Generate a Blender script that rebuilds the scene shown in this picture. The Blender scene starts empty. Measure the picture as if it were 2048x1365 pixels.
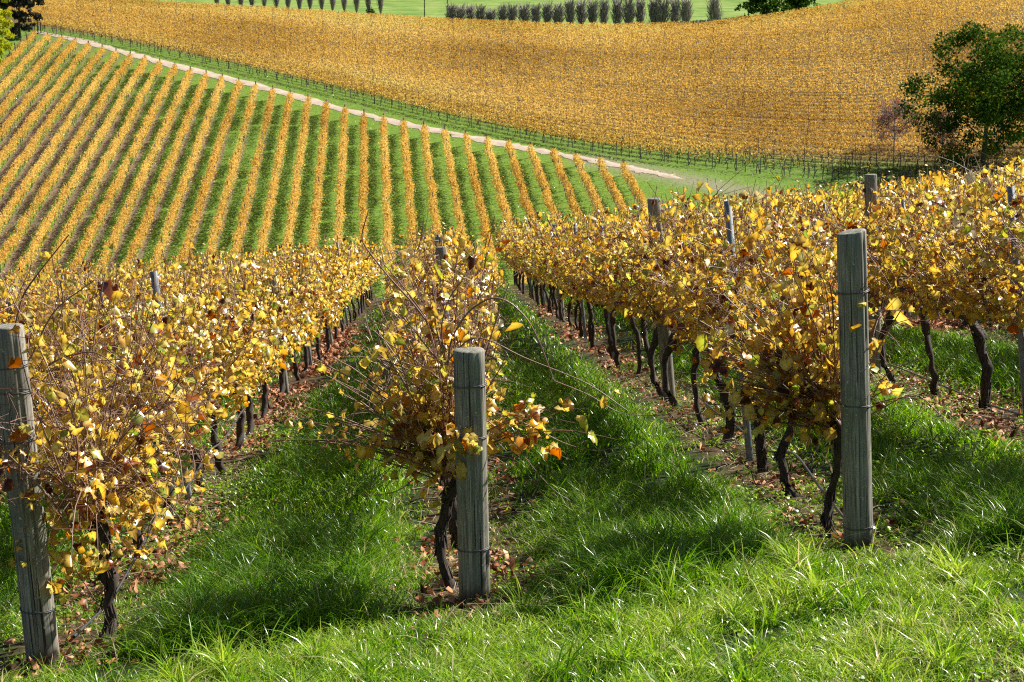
import bpy, math
import numpy as np
from mathutils import Vector, Matrix

rng = np.random.default_rng(11)
scene = bpy.context.scene
COL = scene.collection

# ------------------------------------------------------------------ camera, sky, sun, exposure
F, CX, CY, HORIZON = 3400.0, 1024.0, 682.5, 40.0          # in pixels of the 2048 px wide photograph
PITCH = math.atan((CY - HORIZON) / F)
cd = bpy.data.cameras.new('camera')
cam = bpy.data.objects.new('camera', cd)
COL.objects.link(cam)
cam.location = (0, 0, 0)                                    # the eye is the origin: all heights are relative to it
cam.rotation_euler = (math.pi / 2 - PITCH, 0, 0)
cd.sensor_width = 36.0
cd.lens = F / 2048 * 36
cd.clip_start, cd.clip_end = 0.1, 6000
cd.dof.use_dof = True
cd.dof.focus_distance = 13.0
cd.dof.aperture_fstop = 11.0
scene.camera = cam

SUN_AZ, SUN_EL = math.radians(58), math.radians(39)         # azimuth clockwise from +Y
w = bpy.data.worlds.new('World')
scene.world = w
w.use_nodes = True
wn = w.node_tree
sky = wn.nodes.new('ShaderNodeTexSky')
sky.sky_type = 'NISHITA'
sky.sun_disc = False
sky.sun_elevation = SUN_EL
sky.sun_rotation = SUN_AZ
bg = wn.nodes['Background']
bg.inputs['Strength'].default_value = 0.046
wn.links.new(sky.outputs[0], bg.inputs['Color'])
sd = bpy.data.lights.new('sun', 'SUN')
sun = bpy.data.objects.new('sun', sd)
COL.objects.link(sun)
sd.energy = 5.0
sd.angle = math.radians(0.5)
sd.color = (1.0, 0.95, 0.86)
sdir = Vector((math.sin(SUN_AZ) * math.cos(SUN_EL), math.cos(SUN_AZ) * math.cos(SUN_EL), math.sin(SUN_EL)))
sun.rotation_euler = sdir.to_track_quat('Z', 'Y').to_euler()
scene.view_settings.view_transform = 'Standard'
scene.view_settings.look = 'None'
scene.view_settings.exposure = 1.08
scene.view_settings.gamma = 1.0
scene.cycles.use_denoising = False
scene.cycles.pixel_filter_type = 'BLACKMAN_HARRIS'
scene.cycles.filter_width = 1.15
scene.cycles.sample_clamp_indirect = 4.0
scene.cycles.max_bounces = 6
scene.cycles.diffuse_bounces = 3
scene.cycles.glossy_bounces = 2
scene.cycles.transmission_bounces = 4
scene.cycles.transparent_max_bounces = 4

# ------------------------------------------------------------------ pixels, planes and the lie of the land
SP, CP = math.sin(PITCH), math.cos(PITCH)

def ray(px, py):
    u, v = (px - CX) / F, (CY - py) / F
    y = CP + SP * v
    return u / y, (-SP + CP * v) / y                        # x and z per metre of y

_x1, _z1 = ray(875, 457)
_x2, _z2 = ray(1875, 357)
FA = (_z2 - _z1) / (_x2 - _x1)
FB = _z1 - FA * _x1
RX = _x1                                                    # near rows run along (RX, 1)
_bx, _bz = ray(950, 1195)
FH = FA * _bx * 10.6 + FB * 10.6 - _bz * 10.6
HX, HB = ray(735, -630)                                     # hill rows run along (HX, 1), rising HB per metre
HH = 52.0

def cast_near(px, py):
    rx, rz = ray(px, py)
    y = -FH / (rz - FA * rx - FB)
    return rx * y, y

def cast_hill(px, py):
    rx, rz = ray(px, py)
    y = -HH / (rz - HB)
    return rx * y, y

ROAD_PX = [(70, 62), (105, 70), (150, 78), (185, 88), (280, 114), (400, 145), (560, 184), (700, 224), (800, 247), (900, 268), (1000, 288),
           (1100, 306), (1200, 325), (1280, 341), (1325, 350), (1360, 357), (1400, 367)]
_rpx = np.array([-400] + [p[0] for p in ROAD_PX] + [2400], float)
_rpy = np.array([10] + [p[1] for p in ROAD_PX] + [520], float)
EDGE_PX = np.array([-400, 90, 200, 300, 500, 700, 900, 1000, 1100, 1250, 1400, 1550, 1700, 1900, 2048, 2400], float)
EDGE_PY = np.array([20, 60, 79, 100, 146, 196, 247, 270, 291, 318, 338, 356, 370, 384, 394, 410], float)
DR_X = np.linspace(-400, 2400, 57)
DR_Y = np.array([cast_hill(p, np.interp(p, EDGE_PX, EDGE_PY) + 4)[1] for p in DR_X])
CREST_X = np.array([-400, 90, 240, 640, 880, 1160, 1400, 1560, 1700, 2048, 2400], float)
CREST_Y = np.array([-12, 4, 13, 36, 52, 64, 61, 40, 15, -60, -110], float)
CREST_D = np.array([400, 400, 395, 385, 375, 365, 360, 370, 385, 410, 430], float)

def softmax2(a, b, k):
    m = np.maximum(a, b)
    return m + k * np.log(np.exp((a - m) / k) + np.exp((b - m) / k))

def height(x, y):
    x = np.asarray(x, float); y = np.asarray(y, float)
    xl = 45 * np.tanh(x / 45)
    e = np.maximum(0, y - 62); bank = .0016 * np.clip(x - 3, 0, 30) ** 2
    zf = -FH + FA * xl + bank + FB * y - np.where(e < 40, .005 * e * e, 8 + .4 * (e - 40))
    zf = zf + .03 * np.sin(x * 1.7 + y * .9) * np.sin(y * 1.1 - x * .4)
    yy = np.maximum(y, 20)
    p = np.clip(CX + F * x / yy, -390, 2390)
    dr = np.interp(p, DR_X, DR_Y)
    dc = np.interp(p, CREST_X, CREST_D)
    zc = (HORIZON - np.interp(p, CREST_X, CREST_Y)) / F * dc
    zr = -HH + HB * dr
    hill = -HH + HB * y
    t = np.clip((y - dr) / (dc - dr), 0, 1)
    field = zr + (zc - zr) * (t + .10 * np.sin(math.pi * t))
    far = -2.6 + .05 * (y - 530)
    s = np.clip((y - dc) / (520 - dc), 0, 1); s = s * s * (3 - 2 * s)
    back = (1 - s) * zc + s * far - 3.0 * np.sin(math.pi * s)
    zh = np.where(y < dr, hill, np.where(y < dc, field, back))
    return softmax2(zf, zh, .8)

# ------------------------------------------------------------------ mesh and object helpers
def mesh_np(name, verts, faces, mat, attrs=None, smooth=False):
    """faces: list of (M, n) index arrays; mat: material or list with per-array materials"""
    me = bpy.data.meshes.new(name)
    verts = np.ascontiguousarray(verts, dtype=np.float32).reshape(-1, 3)
    me.vertices.add(len(verts))
    me.vertices.foreach_set('co', verts.ravel())
    idx = np.concatenate([f.ravel() for f in faces]).astype(np.int32)
    tot = np.concatenate([np.full(len(f), f.shape[1]) for f in faces]).astype(np.int32)
    start = np.concatenate([[0], np.cumsum(tot)[:-1]]).astype(np.int32)
    me.loops.add(len(idx)); me.loops.foreach_set('vertex_index', idx)
    me.polygons.add(len(tot)); me.polygons.foreach_set('loop_start', start)
    mats = mat if isinstance(mat, list) else [mat]
    for m in mats: me.materials.append(m)
    if len(mats) > 1:
        me.polygons.foreach_set('material_index', np.concatenate([np.full(len(f), i) for i, f in enumerate(faces)]).astype(np.int32))
    if smooth: me.polygons.foreach_set('use_smooth', np.ones(len(tot), bool))
    for k, v in (attrs or {}).items():
        a = me.attributes.new(k, 'FLOAT', 'POINT')
        a.data.foreach_set('value', np.ascontiguousarray(v, dtype=np.float32))
    me.update(calc_edges=True)
    return me

def link(name, me, parent=None, loc=None):
    o = bpy.data.objects.new(name, me)
    COL.objects.link(o)
    if parent is not None: o.parent = parent
    if loc is not None: o.location = loc
    return o

def tag(o, label=None, cat=None, group=None, kind=None):
    if label: o['label'] = label
    if cat: o['category'] = cat
    if group: o['group'] = group
    if kind: o['kind'] = kind
    return o

def empty(name, loc, label, cat, group=None, mat=None):
    o = link(name, None)
    if mat is not None: o.matrix_world = mat
    else: o.location = loc
    return tag(o, label, cat, group)

class Geo:
    """collects vertex and face arrays into one mesh"""
    def __init__(s): s.v, s.f, s.a, s.n = [], [], {}, 0
    def add(s, v, faces, **attrs):
        v = np.asarray(v, float).reshape(-1, 3)
        for f in faces: s.f.append(np.asarray(f) + s.n)
        for k, x in attrs.items(): s.a.setdefault(k, []).append(np.broadcast_to(np.asarray(x, float), (len(v),)))
        s.v.append(v); s.n += len(v)
    def mesh(s, name, mat, smooth=False):
        by = {}
        for f in s.f: by.setdefault(f.shape[1], []).append(f)
        return mesh_np(name, np.concatenate(s.v), [np.concatenate(x) for x in by.values()], mat,
                       {k: np.concatenate(x) for k, x in s.a.items()}, smooth)

def nrm(v): return v / np.maximum(np.linalg.norm(v, axis=-1, keepdims=True), 1e-9)

def tubes(paths, radii, m=4, cap=False):
    """paths (P,K,3), radii (P,K) -> verts, quads"""
    paths = np.asarray(paths, float); radii = np.asarray(radii, float)
    P, K = paths.shape[:2]
    tan = nrm(np.gradient(paths, axis=1))
    ref = np.where(np.abs(tan[..., 2:3]) > .9, np.array([1., 0, 0]), np.array([0, 0, 1.]))
    n1 = nrm(np.cross(tan, ref)); n2 = np.cross(tan, n1)
    a = np.arange(m) / m * 2 * math.pi
    v = paths[:, :, None] + radii[:, :, None, None] * (np.cos(a)[:, None] * n1[:, :, None] + np.sin(a)[:, None] * n2[:, :, None])
    i = np.arange(P * K * m).reshape(P, K, m)
    q = np.stack([i[:, :-1], np.roll(i, -1, 2)[:, :-1], np.roll(i, -1, 2)[:, 1:], i[:, 1:]], -1).reshape(-1, 4)
    return v.reshape(-1, 3), q

def box(c, s, R=None):
    c = np.asarray(c, float); h = np.asarray(s, float) / 2
    v = np.array([[x, y, z] for x in (-1, 1) for y in (-1, 1) for z in (-1, 1)], float) * h
    if R is not None: v = v @ np.asarray(R).T
    return v + c, [np.array([[0, 1, 3, 2], [4, 6, 7, 5], [0, 4, 5, 1], [2, 3, 7, 6], [0, 2, 6, 4], [1, 5, 7, 3]])]

def snoise(x, y, f, seed):
    r = np.random.default_rng(seed)
    o = 0
    for _ in range(7):
        a = r.uniform(0, 6.283); k = f * r.uniform(.6, 1.6)
        o = o + np.sin((x * math.cos(a) + y * math.sin(a)) * k + r.uniform(0, 6.283))
    return o / 3.0

# ------------------------------------------------------------------ materials
def new_mat(name):
    m = bpy.data.materials.new(name)
    m.use_nodes = True
    nt = m.node_tree
    for n in list(nt.nodes):
        nt.nodes.remove(n)
    return m, nt

def N(nt, typ, ins=None, **props):
    n = nt.nodes.new(typ)
    for k, v in props.items(): setattr(n, k, v)
    for k, v in (ins or {}).items():
        if hasattr(v, 'is_output') or isinstance(v, bpy.types.NodeSocket): nt.links.new(v, n.inputs[k])
        else: n.inputs[k].default_value = v
    return n

def ramp(nt, fac, stops, interp='LINEAR'):
    n = nt.nodes.new('ShaderNodeValToRGB')
    cr = n.color_ramp
    cr.interpolation = interp
    while len(cr.elements) < len(stops): cr.elements.new(.5)
    for e, (p, c) in zip(cr.elements, stops):
        e.position = p; e.color = (*c, 1) if len(c) == 3 else c
    nt.links.new(fac, n.inputs[0])
    return n.outputs[0]

def M(nt, op, a, b=None, c=None, clamp=False):
    n = nt.nodes.new('ShaderNodeMath'); n.operation = op; n.use_clamp = clamp
    for i, v in enumerate((a, b, c)):
        if v is None: continue
        if isinstance(v, bpy.types.NodeSocket): nt.links.new(v, n.inputs[i])
        else: n.inputs[i].default_value = v
    return n.outputs[0]

def mixc(nt, fac, a, b):
    n = nt.nodes.new('ShaderNodeMix'); n.data_type = 'RGBA'
    for i, v in ((0, fac), (6, a), (7, b)):
        if isinstance(v, bpy.types.NodeSocket): nt.links.new(v, n.inputs[i])
        else: n.inputs[i].default_value = (*v, 1) if isinstance(v, tuple) and len(v) == 3 else v
    return n.outputs[2]

def leafy(name, stops, trans=.4, gloss=.08, rough=.35, edge=None, jitter=True, tcol=None, interp='LINEAR'):
    """thin leaf: diffuse + light passing through + a little gloss; tone picks the colour of each leaf"""
    m, nt = new_mat(name)
    t = N(nt, 'ShaderNodeAttribute', attribute_name='tone').outputs['Fac']
    if jitter:
        oi = N(nt, 'ShaderNodeObjectInfo').outputs['Random']
        t = M(nt, 'ADD', t, M(nt, 'MULTIPLY', M(nt, 'SUBTRACT', oi, .5), .10))
    c = ramp(nt, t, stops, interp)
    if edge:
        e = N(nt, 'ShaderNodeAttribute', attribute_name='edge').outputs['Fac']
        no = N(nt, 'ShaderNodeTexNoise', {'Scale': 28.0, 'Detail': 3.0}).outputs['Fac']
        f = M(nt, 'MULTIPLY_ADD', e, .55, M(nt, 'SUBTRACT', no, .75), clamp=True)
        c = mixc(nt, M(nt, 'MULTIPLY', f, 1.6, clamp=True), c, edge)
    d = N(nt, 'ShaderNodeBsdfDiffuse', {'Color': c}).outputs[0]
    hs = N(nt, 'ShaderNodeHueSaturation', {'Saturation': 1.08, 'Value': 1.0, 'Color': c}).outputs[0]
    tr = N(nt, 'ShaderNodeBsdfTranslucent', {'Color': hs}).outputs[0]
    s = N(nt, 'ShaderNodeMixShader', {0: trans, 1: d, 2: tr}).outputs[0]
    if gloss:
        g = N(nt, 'ShaderNodeBsdfGlossy', {'Color': (1, 1, 1, 1), 'Roughness': rough}).outputs[0]
        fr = N(nt, 'ShaderNodeFresnel', {'IOR': 1.4}).outputs[0]
        s = N(nt, 'ShaderNodeMixShader', {0: M(nt, "MULTIPLY_ADD", fr, gloss * .8, gloss * .25, clamp=True), 1: s, 2: g}).outputs[0]
    N(nt, 'ShaderNodeOutputMaterial', {'Surface': s})
    return m

def solid(name, color, rough=.8, metal=0.0, noise=None, bump=0.0, scale=10, stretch=None):
    m, nt = new_mat(name)
    co = N(nt, 'ShaderNodeTexCoord').outputs['Object']
    if stretch: co = N(nt, 'ShaderNodeMapping', {'Vector': co, 'Scale': stretch}).outputs[0]
    c = (*color, 1)
    b = N(nt, 'ShaderNodeBsdfPrincipled', {'Roughness': rough, 'Metallic': metal})
    no = N(nt, 'ShaderNodeTexNoise', {'Vector': co, 'Scale': scale, 'Detail': 5.0, 'Roughness': .65}).outputs['Fac']
    if noise: nt.links.new(ramp(nt, no, [(.3, color), (.7, noise)]), b.inputs['Base Color'])
    else: b.inputs['Base Color'].default_value = c
    if bump:
        bp = N(nt, 'ShaderNodeBump', {'Strength': bump, 'Distance': .006, 'Height': no})
        nt.links.new(bp.outputs[0], b.inputs['Normal'])
    N(nt, 'ShaderNodeOutputMaterial', {'Surface': b.outputs[0]})
    return m

GOLD = [(0.0, (.06, .016, .008)), (.07, (.18, .045, .012)), (.14, (.48, .13, .02)), (.24, (.60, .28, .05)), (.36, (.76, .45, .08)),
        (.58, (.86, .60, .11)), (.76, (.85, .69, .16)), (.86, (.50, .54, .06)), (.92, (.22, .34, .05)), (.97, (.78, .64, .26)), (1.0, (.86, .78, .52))]
MAT_LEAF = leafy('vine_leaf', GOLD, trans=.54, gloss=.06, rough=.32, edge=(.24, .08, .018))
MAT_HILL_LEAF = leafy('distant_vine_leaf', [(0, (.30, .13, .03)), (.25, (.56, .32, .08)), (.6, (.78, .51, .14)), (1, (.86, .66, .24))], trans=.45, gloss=0, jitter=True)
MAT_FIELD_LEAF = leafy('far_vine_leaf', [(0, (.24, .11, .03)), (.2, (.44, .26, .06)), (.55, (.68, .44, .12)), (.9, (.80, .58, .19)), (1, (.62, .50, .15))], trans=.45, gloss=0, jitter=False)
MAT_GRASS = leafy('grass_blade', [(0, (.04, .12, .010)), (.35, (.11, .26, .018)), (.7, (.24, .42, .03)), (.9, (.38, .52, .06)), (.955, (.46, .56, .09)), (.965, (.50, .42, .20)), (1, (.68, .60, .38))],
                  trans=.5, gloss=.032, rough=.32, jitter=False)
MAT_LITTER = leafy('fallen_leaf', [(0, (.06, .02, .012)), (.3, (.22, .075, .035)), (.6, (.42, .19, .09)), (.85, (.60, .33, .18)), (.93, (.58, .22, .05)), (1, (.66, .46, .30))], trans=.1, gloss=.02, rough=.5, jitter=False)
MAT_STRAW = solid('dry_straw', (.42, .34, .24), .7, noise=(.28, .2, .13), scale=4)
MAT_CANE = solid('vine_cane', (.30, .155, .095), .5, noise=(.09, .042, .030), scale=9)
MAT_BARK = solid('vine_bark', (.065, .046, .036), .9, noise=(.018, .012, .010), bump=.9, scale=16, stretch=(3, 3, .8))
MAT_WIRE = solid('trellis_wire', (.10, .10, .105), .5, .6)
MAT_STEEL = solid('galvanised_steel', (.22, .24, .26), .55, .2, noise=(.15, .165, .18), scale=14)
MAT_DARKSTEM = solid('dark_stem', (.035, .026, .02), .9, noise=(.06, .045, .035))
MAT_GREYPOST = solid('far_post', (.22, .20, .17), .9, noise=(.1, .09, .08))
MAT_PIPE = solid('drip_pipe', (.03, .033, .038), .35, noise=(.07, .07, .08), scale=3)
MAT_TAG = solid('yellow_tag', (.72, .55, .05), .45)
MAT_INK = solid('tag_ink', (.05, .04, .02), .6)

def wood_mat():
    m, nt = new_mat('weathered_post_timber')
    co = N(nt, 'ShaderNodeTexCoord').outputs['Object']
    g = N(nt, 'ShaderNodeMapping', {'Vector': co, 'Scale': (26, 26, 1.1)}).outputs[0]
    grain = N(nt, 'ShaderNodeTexNoise', {'Vector': g, 'Scale': 3.2, 'Detail': 3.0, 'Roughness': .6}).outputs['Fac']
    big = N(nt, 'ShaderNodeTexNoise', {'Vector': N(nt, 'ShaderNodeMapping', {'Vector': co, 'Scale': (5, 5, 1.6)}).outputs[0], 'Scale': 1.4, 'Detail': 3.0}).outputs['Fac']
    c = ramp(nt, grain, [(.25, (.06, .05, .04)), (.48, (.20, .18, .145)), (.62, (.32, .295, .245)), (.8, (.46, .42, .35))])
    green = mixc(nt, M(nt, 'MULTIPLY', M(nt, 'SUBTRACT', big, .42), 3.0, clamp=True), c, (.16, .18, .13))
    dark = N(nt, 'ShaderNodeTexNoise', {'Vector': co, 'Scale': 5.0, 'Detail': 4.0}).outputs['Fac']
    c2 = mixc(nt, M(nt, 'MULTIPLY', M(nt, 'SUBTRACT', dark, .54), 3.0, clamp=True), green, (.06, .052, .042))
    sp = N(nt, 'ShaderNodeTexNoise', {'Vector': N(nt, 'ShaderNodeMapping', {'Vector': co, 'Scale': (34, 34, .55)}).outputs[0], 'Scale': 2.0, 'Detail': 2.0}).outputs['Fac']
    c2 = mixc(nt, ramp(nt, sp, [(.62, (0, 0, 0)), (.66, (1, 1, 1))]), c2, (.022, .018, .015))
    lich = N(nt, 'ShaderNodeTexNoise', {'Vector': co, 'Scale': 38.0, 'Detail': 3.0}).outputs['Fac']
    c2 = mixc(nt, ramp(nt, lich, [(.66, (0, 0, 0)), (.72, (.8, .8, .8))]), c2, (.42, .43, .36))
    zz = N(nt, 'ShaderNodeSeparateXYZ', {0: co}).outputs[2]
    soil = M(nt, 'MULTIPLY', M(nt, 'ADD', M(nt, 'SUBTRACT', .16, zz), M(nt, 'MULTIPLY', M(nt, 'SUBTRACT', dark, .5), .5)), 6.0, clamp=True)
    c2 = mixc(nt, soil, c2, (.07, .05, .033))
    b = N(nt, 'ShaderNodeBsdfPrincipled', {'Base Color': c2, 'Roughness': .85})
    bp = N(nt, 'ShaderNodeBump', {'Strength': .5, 'Distance': .0012, 'Height': grain})
    nt.links.new(bp.outputs[0], b.inputs['Normal'])
    N(nt, 'ShaderNodeOutputMaterial', {'Surface': b.outputs[0]})
    return m
MAT_WOOD = wood_mat()

# rows of the near block: s = x - RX*y is constant along a row
END_PX = {-1: ((88, 1328), (14, 655)), 0: ((950, 1195), (938, 702)), 1: ((1718, 1085), (1703, 466))}
END = {k: cast_near(*v[0]) for k, v in END_PX.items()}
S_ROW = {k: END[k][0] - RX * END[k][1] for k in END}
PITCH_ROW = (S_ROW[1] - S_ROW[-1]) / 2
for k in list(range(-7, -1)): S_ROW[k] = S_ROW[-1] + (k + 1) * PITCH_ROW
for k in list(range(2, 10)): S_ROW[k] = S_ROW[1] + (k - 1) * PITCH_ROW
S_MID = (S_ROW[1] + S_ROW[-1] + S_ROW[0]) / 3
W_END = {k: (END[k][1] if k in END else 10.6 + .55 * k) for k in S_ROW}
HILL_S0, HILL_DS = -.859 * HH, .0464 * HH
print('rows', FA, FB, FH, S_ROW, W_END)

# ------------------------------------------------------------------ the ground, one sheet to the horizon
def ground_mat():
    m, nt = new_mat('ground')
    co = N(nt, 'ShaderNodeTexCoord').outputs['Object']
    xyz = N(nt, 'ShaderNodeSeparateXYZ', {0: co}).outputs
    X, Y = xyz[0], xyz[1]
    n1 = N(nt, 'ShaderNodeTexNoise', {'Vector': co, 'Scale': .9, 'Detail': 5.0, 'Roughness': .7}).outputs['Fac']
    n2 = N(nt, 'ShaderNodeTexNoise', {'Vector': co, 'Scale': 9.0, 'Detail': 4.0, 'Roughness': .7}).outputs['Fac']
    n3 = N(nt, 'ShaderNodeTexNoise', {'Vector': co, 'Scale': .09, 'Detail': 4.0}).outputs['Fac']
    n4 = N(nt, 'ShaderNodeTexNoise', {'Vector': co, 'Scale': 2.6, 'Detail': 6.0, 'Roughness': .8}).outputs['Fac']
    # distance from the nearest vine row, near block and hill block
    def rowdist(rx, s0, ds):
        s = M(nt, 'SUBTRACT', X, M(nt, 'MULTIPLY', Y, rx))
        q = M(nt, 'DIVIDE', M(nt, 'SUBTRACT', s, s0), ds)
        q = M(nt, 'FRACT', M(nt, 'ADD', q, .5))
        return M(nt, 'MULTIPLY', M(nt, 'SUBTRACT', q, .5), ds), s
    dn, _ = rowdist(RX, S_MID, PITCH_ROW)
    dh, sh = rowdist(HX, HILL_S0, HILL_DS)
    litter = ramp(nt, n2, [(.3, (.03, .02, .012)), (.5, (.08, .055, .03)), (.62, (.13, .08, .045)), (.75, (.18, .13, .08))])
    soilgrass = ramp(nt, n2, [(.3, (.010, .018, .005)), (.7, (.03, .05, .012))])
    fm = M(nt, 'SUBTRACT', .40, M(nt, 'ABSOLUTE', dn))
    fm = M(nt, 'MULTIPLY_ADD', fm, 5.0, M(nt, 'MULTIPLY', M(nt, 'SUBTRACT', n1, .5), 4.0), clamp=True)
    near = mixc(nt, fm, soilgrass, litter)
    # hill: green sward, brown leaf litter lying along the right of the rows, wider at the left
    hg = ramp(nt, n4, [(.28, (.05, .105, .014)), (.5, (.12, .21, .024)), (.7, (.23, .31, .05))])
    hg = mixc(nt, M(nt, 'MULTIPLY', M(nt, 'SUBTRACT', n1, .58), 2.5, clamp=True), hg, (.20, .20, .08))
    litter_h = ramp(nt, n4, [(.3, (.09, .06, .038)), (.5, (.18, .125, .08)), (.7, (.29, .22, .15))])
    topf = M(nt, 'DIVIDE', M(nt, 'SUBTRACT', M(nt, 'MULTIPLY_ADD', sh, -.55, 214.0), Y), 22.0, clamp=True)
    lf = M(nt, 'MULTIPLY', M(nt, 'DIVIDE', M(nt, 'ADD', sh, 8.0), -34.0, clamp=True), M(nt, 'MULTIPLY_ADD', topf, .85, .15))
    wid = M(nt, 'MULTIPLY_ADD', lf, .50, .18)
    off = M(nt, 'ABSOLUTE', M(nt, 'SUBTRACT', dh, M(nt, 'MULTIPLY', wid, .75)))
    hm = M(nt, 'MULTIPLY_ADD', M(nt, 'SUBTRACT', wid, off), 4.0, M(nt, 'MULTIPLY', M(nt, 'SUBTRACT', n4, .5), 6.0), clamp=True)
    a = N(nt, 'ShaderNodeAttribute', attribute_name='hill').outputs['Fac']
    b = N(nt, 'ShaderNodeAttribute', attribute_name='field').outputs['Fac']
    far = N(nt, 'ShaderNodeAttribute', attribute_name='valley').outputs['Fac']
    vine = N(nt, 'ShaderNodeAttribute', attribute_name='vines').outputs['Fac']
    hill = mixc(nt, M(nt, 'MULTIPLY', hm, vine), hg, litter_h)
    sand = N(nt, 'ShaderNodeAttribute', attribute_name='sand').outputs['Fac']
    sf = M(nt, 'MULTIPLY', sand, M(nt, 'MULTIPLY_ADD', n4, 2.4, -.45, clamp=True), clamp=True)
    field = ramp(nt, n4, [(.3, (.06, .11, .016)), (.6, (.13, .21, .03)), (.8, (.22, .28, .06))])
    soilf = ramp(nt, n4, [(.3, (.07, .05, .02)), (.7, (.20, .14, .05))])
    field = mixc(nt, N(nt, 'ShaderNodeAttribute', attribute_name='deep').outputs['Fac'], field, soilf)
    valley = ramp(nt, n3, [(.35, (.10, .19, .03)), (.5, (.17, .26, .045)), (.65, (.24, .30, .08))])
    n5 = N(nt, 'ShaderNodeTexNoise', {'Vector': N(nt, 'ShaderNodeMapping', {'Vector': co, 'Scale': (1, .25, 1)}).outputs[0], 'Scale': .35, 'Detail': 5.0, 'Roughness': .7}).outputs['Fac']
    valley = mixc(nt, M(nt, 'MULTIPLY', M(nt, 'SUBTRACT', n5, .45), 2.2, clamp=True), valley, (.10, .155, .035))
    c = mixc(nt, a, near, hill)
    c = mixc(nt, b, c, field)
    c = mixc(nt, far, c, valley)
    c = mixc(nt, sf, c, (.27, .22, .17))
    bs = N(nt, 'ShaderNodeBsdfPrincipled', {'Base Color': c, 'Roughness': .95, 'Specular IOR Level': .1})
    bp = N(nt, 'ShaderNodeBump', {'Strength': .6, 'Distance': .04, 'Height': n4})
    nt.links.new(bp.outputs[0], bs.inputs['Normal'])
    N(nt, 'ShaderNodeOutputMaterial', {'Surface': bs.outputs[0]})
    return m

ys = np.concatenate([np.arange(-30, 0, 3), np.arange(0, 66, .4), np.arange(66, 430, 2.2), np.arange(430, 700, 8), np.geomspace(700, 3500, 24)])
us = np.linspace(-1, 1, 181)
YY, UU = np.meshgrid(ys, us, indexing='ij')
XX = UU * (.45 * np.abs(YY) + 16)
ZZ = height(XX, YY)
gi = np.arange(len(ys) * len(us)).reshape(len(ys), len(us))
gq = np.stack([gi[:-1, :-1], gi[:-1, 1:], gi[1:, 1:], gi[1:, :-1]], -1).reshape(-1, 4)
gp = np.clip(CX + F * XX / np.maximum(YY, 20), -390, 2390)
gdr, gdc = np.interp(gp, DR_X, DR_Y), np.interp(gp, CREST_X, CREST_D)
ss = XX - HX * YY
attrs = {'hill': np.clip((YY - 75) / 15, 0, 1).ravel(), 'field': (np.clip((YY - gdr + 2) / 3, 0, 1) * np.clip((gdc - YY) / 4, 0, 1)).ravel(),
         'deep': np.clip((YY - gdr - 10) / 5, 0, 1).ravel(), 'valley': np.clip((YY - gdc) / 6, 0, 1).ravel(), 'vines': np.clip((HILL_S0 + 30.6 * HILL_DS - ss) / 1.2, 0, 1).ravel()}
_cl = np.array([cast_hill(*p) for p in ((1180, 321), (1240, 333), (1300, 345), (1360, 357), (1420, 370), (1480, 383), (1560, 396), (1680, 402))])
_cl = np.stack([np.interp(np.linspace(0, 7, 60), np.arange(8), _cl[:, a]) for a in (0, 1)], -1)
_dd = np.full(XX.shape, 99.0)
for q in _cl: _dd = np.minimum(_dd, np.hypot(XX - q[0], YY - q[1]))
attrs['sand'] = np.clip(1.25 - _dd / 2.6, 0, 1).ravel()
ground = link('ground', mesh_np('ground', np.stack([XX, YY, ZZ], -1), [gq], ground_mat(), attrs, True))
tag(ground, 'rolling vineyard ground, grassy in front and on the far slope', 'ground', kind='structure')

# gravel track curving over the hill
MAT_TRACK = solid('track_gravel', (.34, .26, .19), .95, noise=(.52, .42, .32), bump=.3, scale=.8)
tp = np.array([cast_hill(*p) for p in ROAD_PX])
tt = np.linspace(0, len(tp) - 1, 160)
tc = np.stack([np.interp(tt, np.arange(len(tp)), tp[:, 0]), np.interp(tt, np.arange(len(tp)), tp[:, 1])], -1)
for _ in range(6): tc[1:-1] = (tc[:-2] + 2 * tc[1:-1] + tc[2:]) / 4
td = nrm(np.gradient(tc, axis=0)); tn = np.stack([-td[:, 1], td[:, 0]], -1)
cols = []
wv = 1.15 + .2 * snoise(tc[:, 0], tc[:, 1], .35, 5)
wv = wv * np.interp(np.arange(160), [0, 105, 142, 159], [.9, .85, .5, .02])
for f in (-1, -.5, 0, .5, 1):
    jag = rng.normal(0, .22, 160) if abs(f) == 1 else 0
    q = tc + tn * (wv * f + jag)[:, None]
    cols.append(np.column_stack([q, height(q[:, 0], q[:, 1]) + np.interp(np.arange(160), [0, 140, 159], [.10, .10, -.05]) - .06 * abs(f)]))
cols = np.stack(cols, 1)
ti = np.arange(160 * 5).reshape(160, 5)
tq = np.stack([ti[:-1, :-1], ti[1:, :-1], ti[1:, 1:], ti[:-1, 1:]], -1).reshape(-1, 4)
tag(link('track', mesh_np('track', cols, [tq], MAT_TRACK, None, True)), 'pale gravel track curving along the top of the hill rows', 'track', kind='structure')

# ------------------------------------------------------------------ leaves
_half = [(0.05, -.02), (.20, -.13), (.40, -.06), (.47, .13), (.54, .33), (.41, .50), (.30, .68), (0, .90)]
LEAF_HI = np.array([(0, .30)] + [(0, .02)] + _half + [(-x, y) for x, y in _half[-2::-1]], float)
LEAF_MID = np.array([(0, .3), (0, 0), (.40, -.06), (.52, .38), (.25, .62), (0, .95), (-.25, .62), (-.52, .38), (-.40, -.06)], float)
LEAF_LO = np.array([(0, 0), (.5, .35), (0, .95), (-.5, .35)], float)

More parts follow.
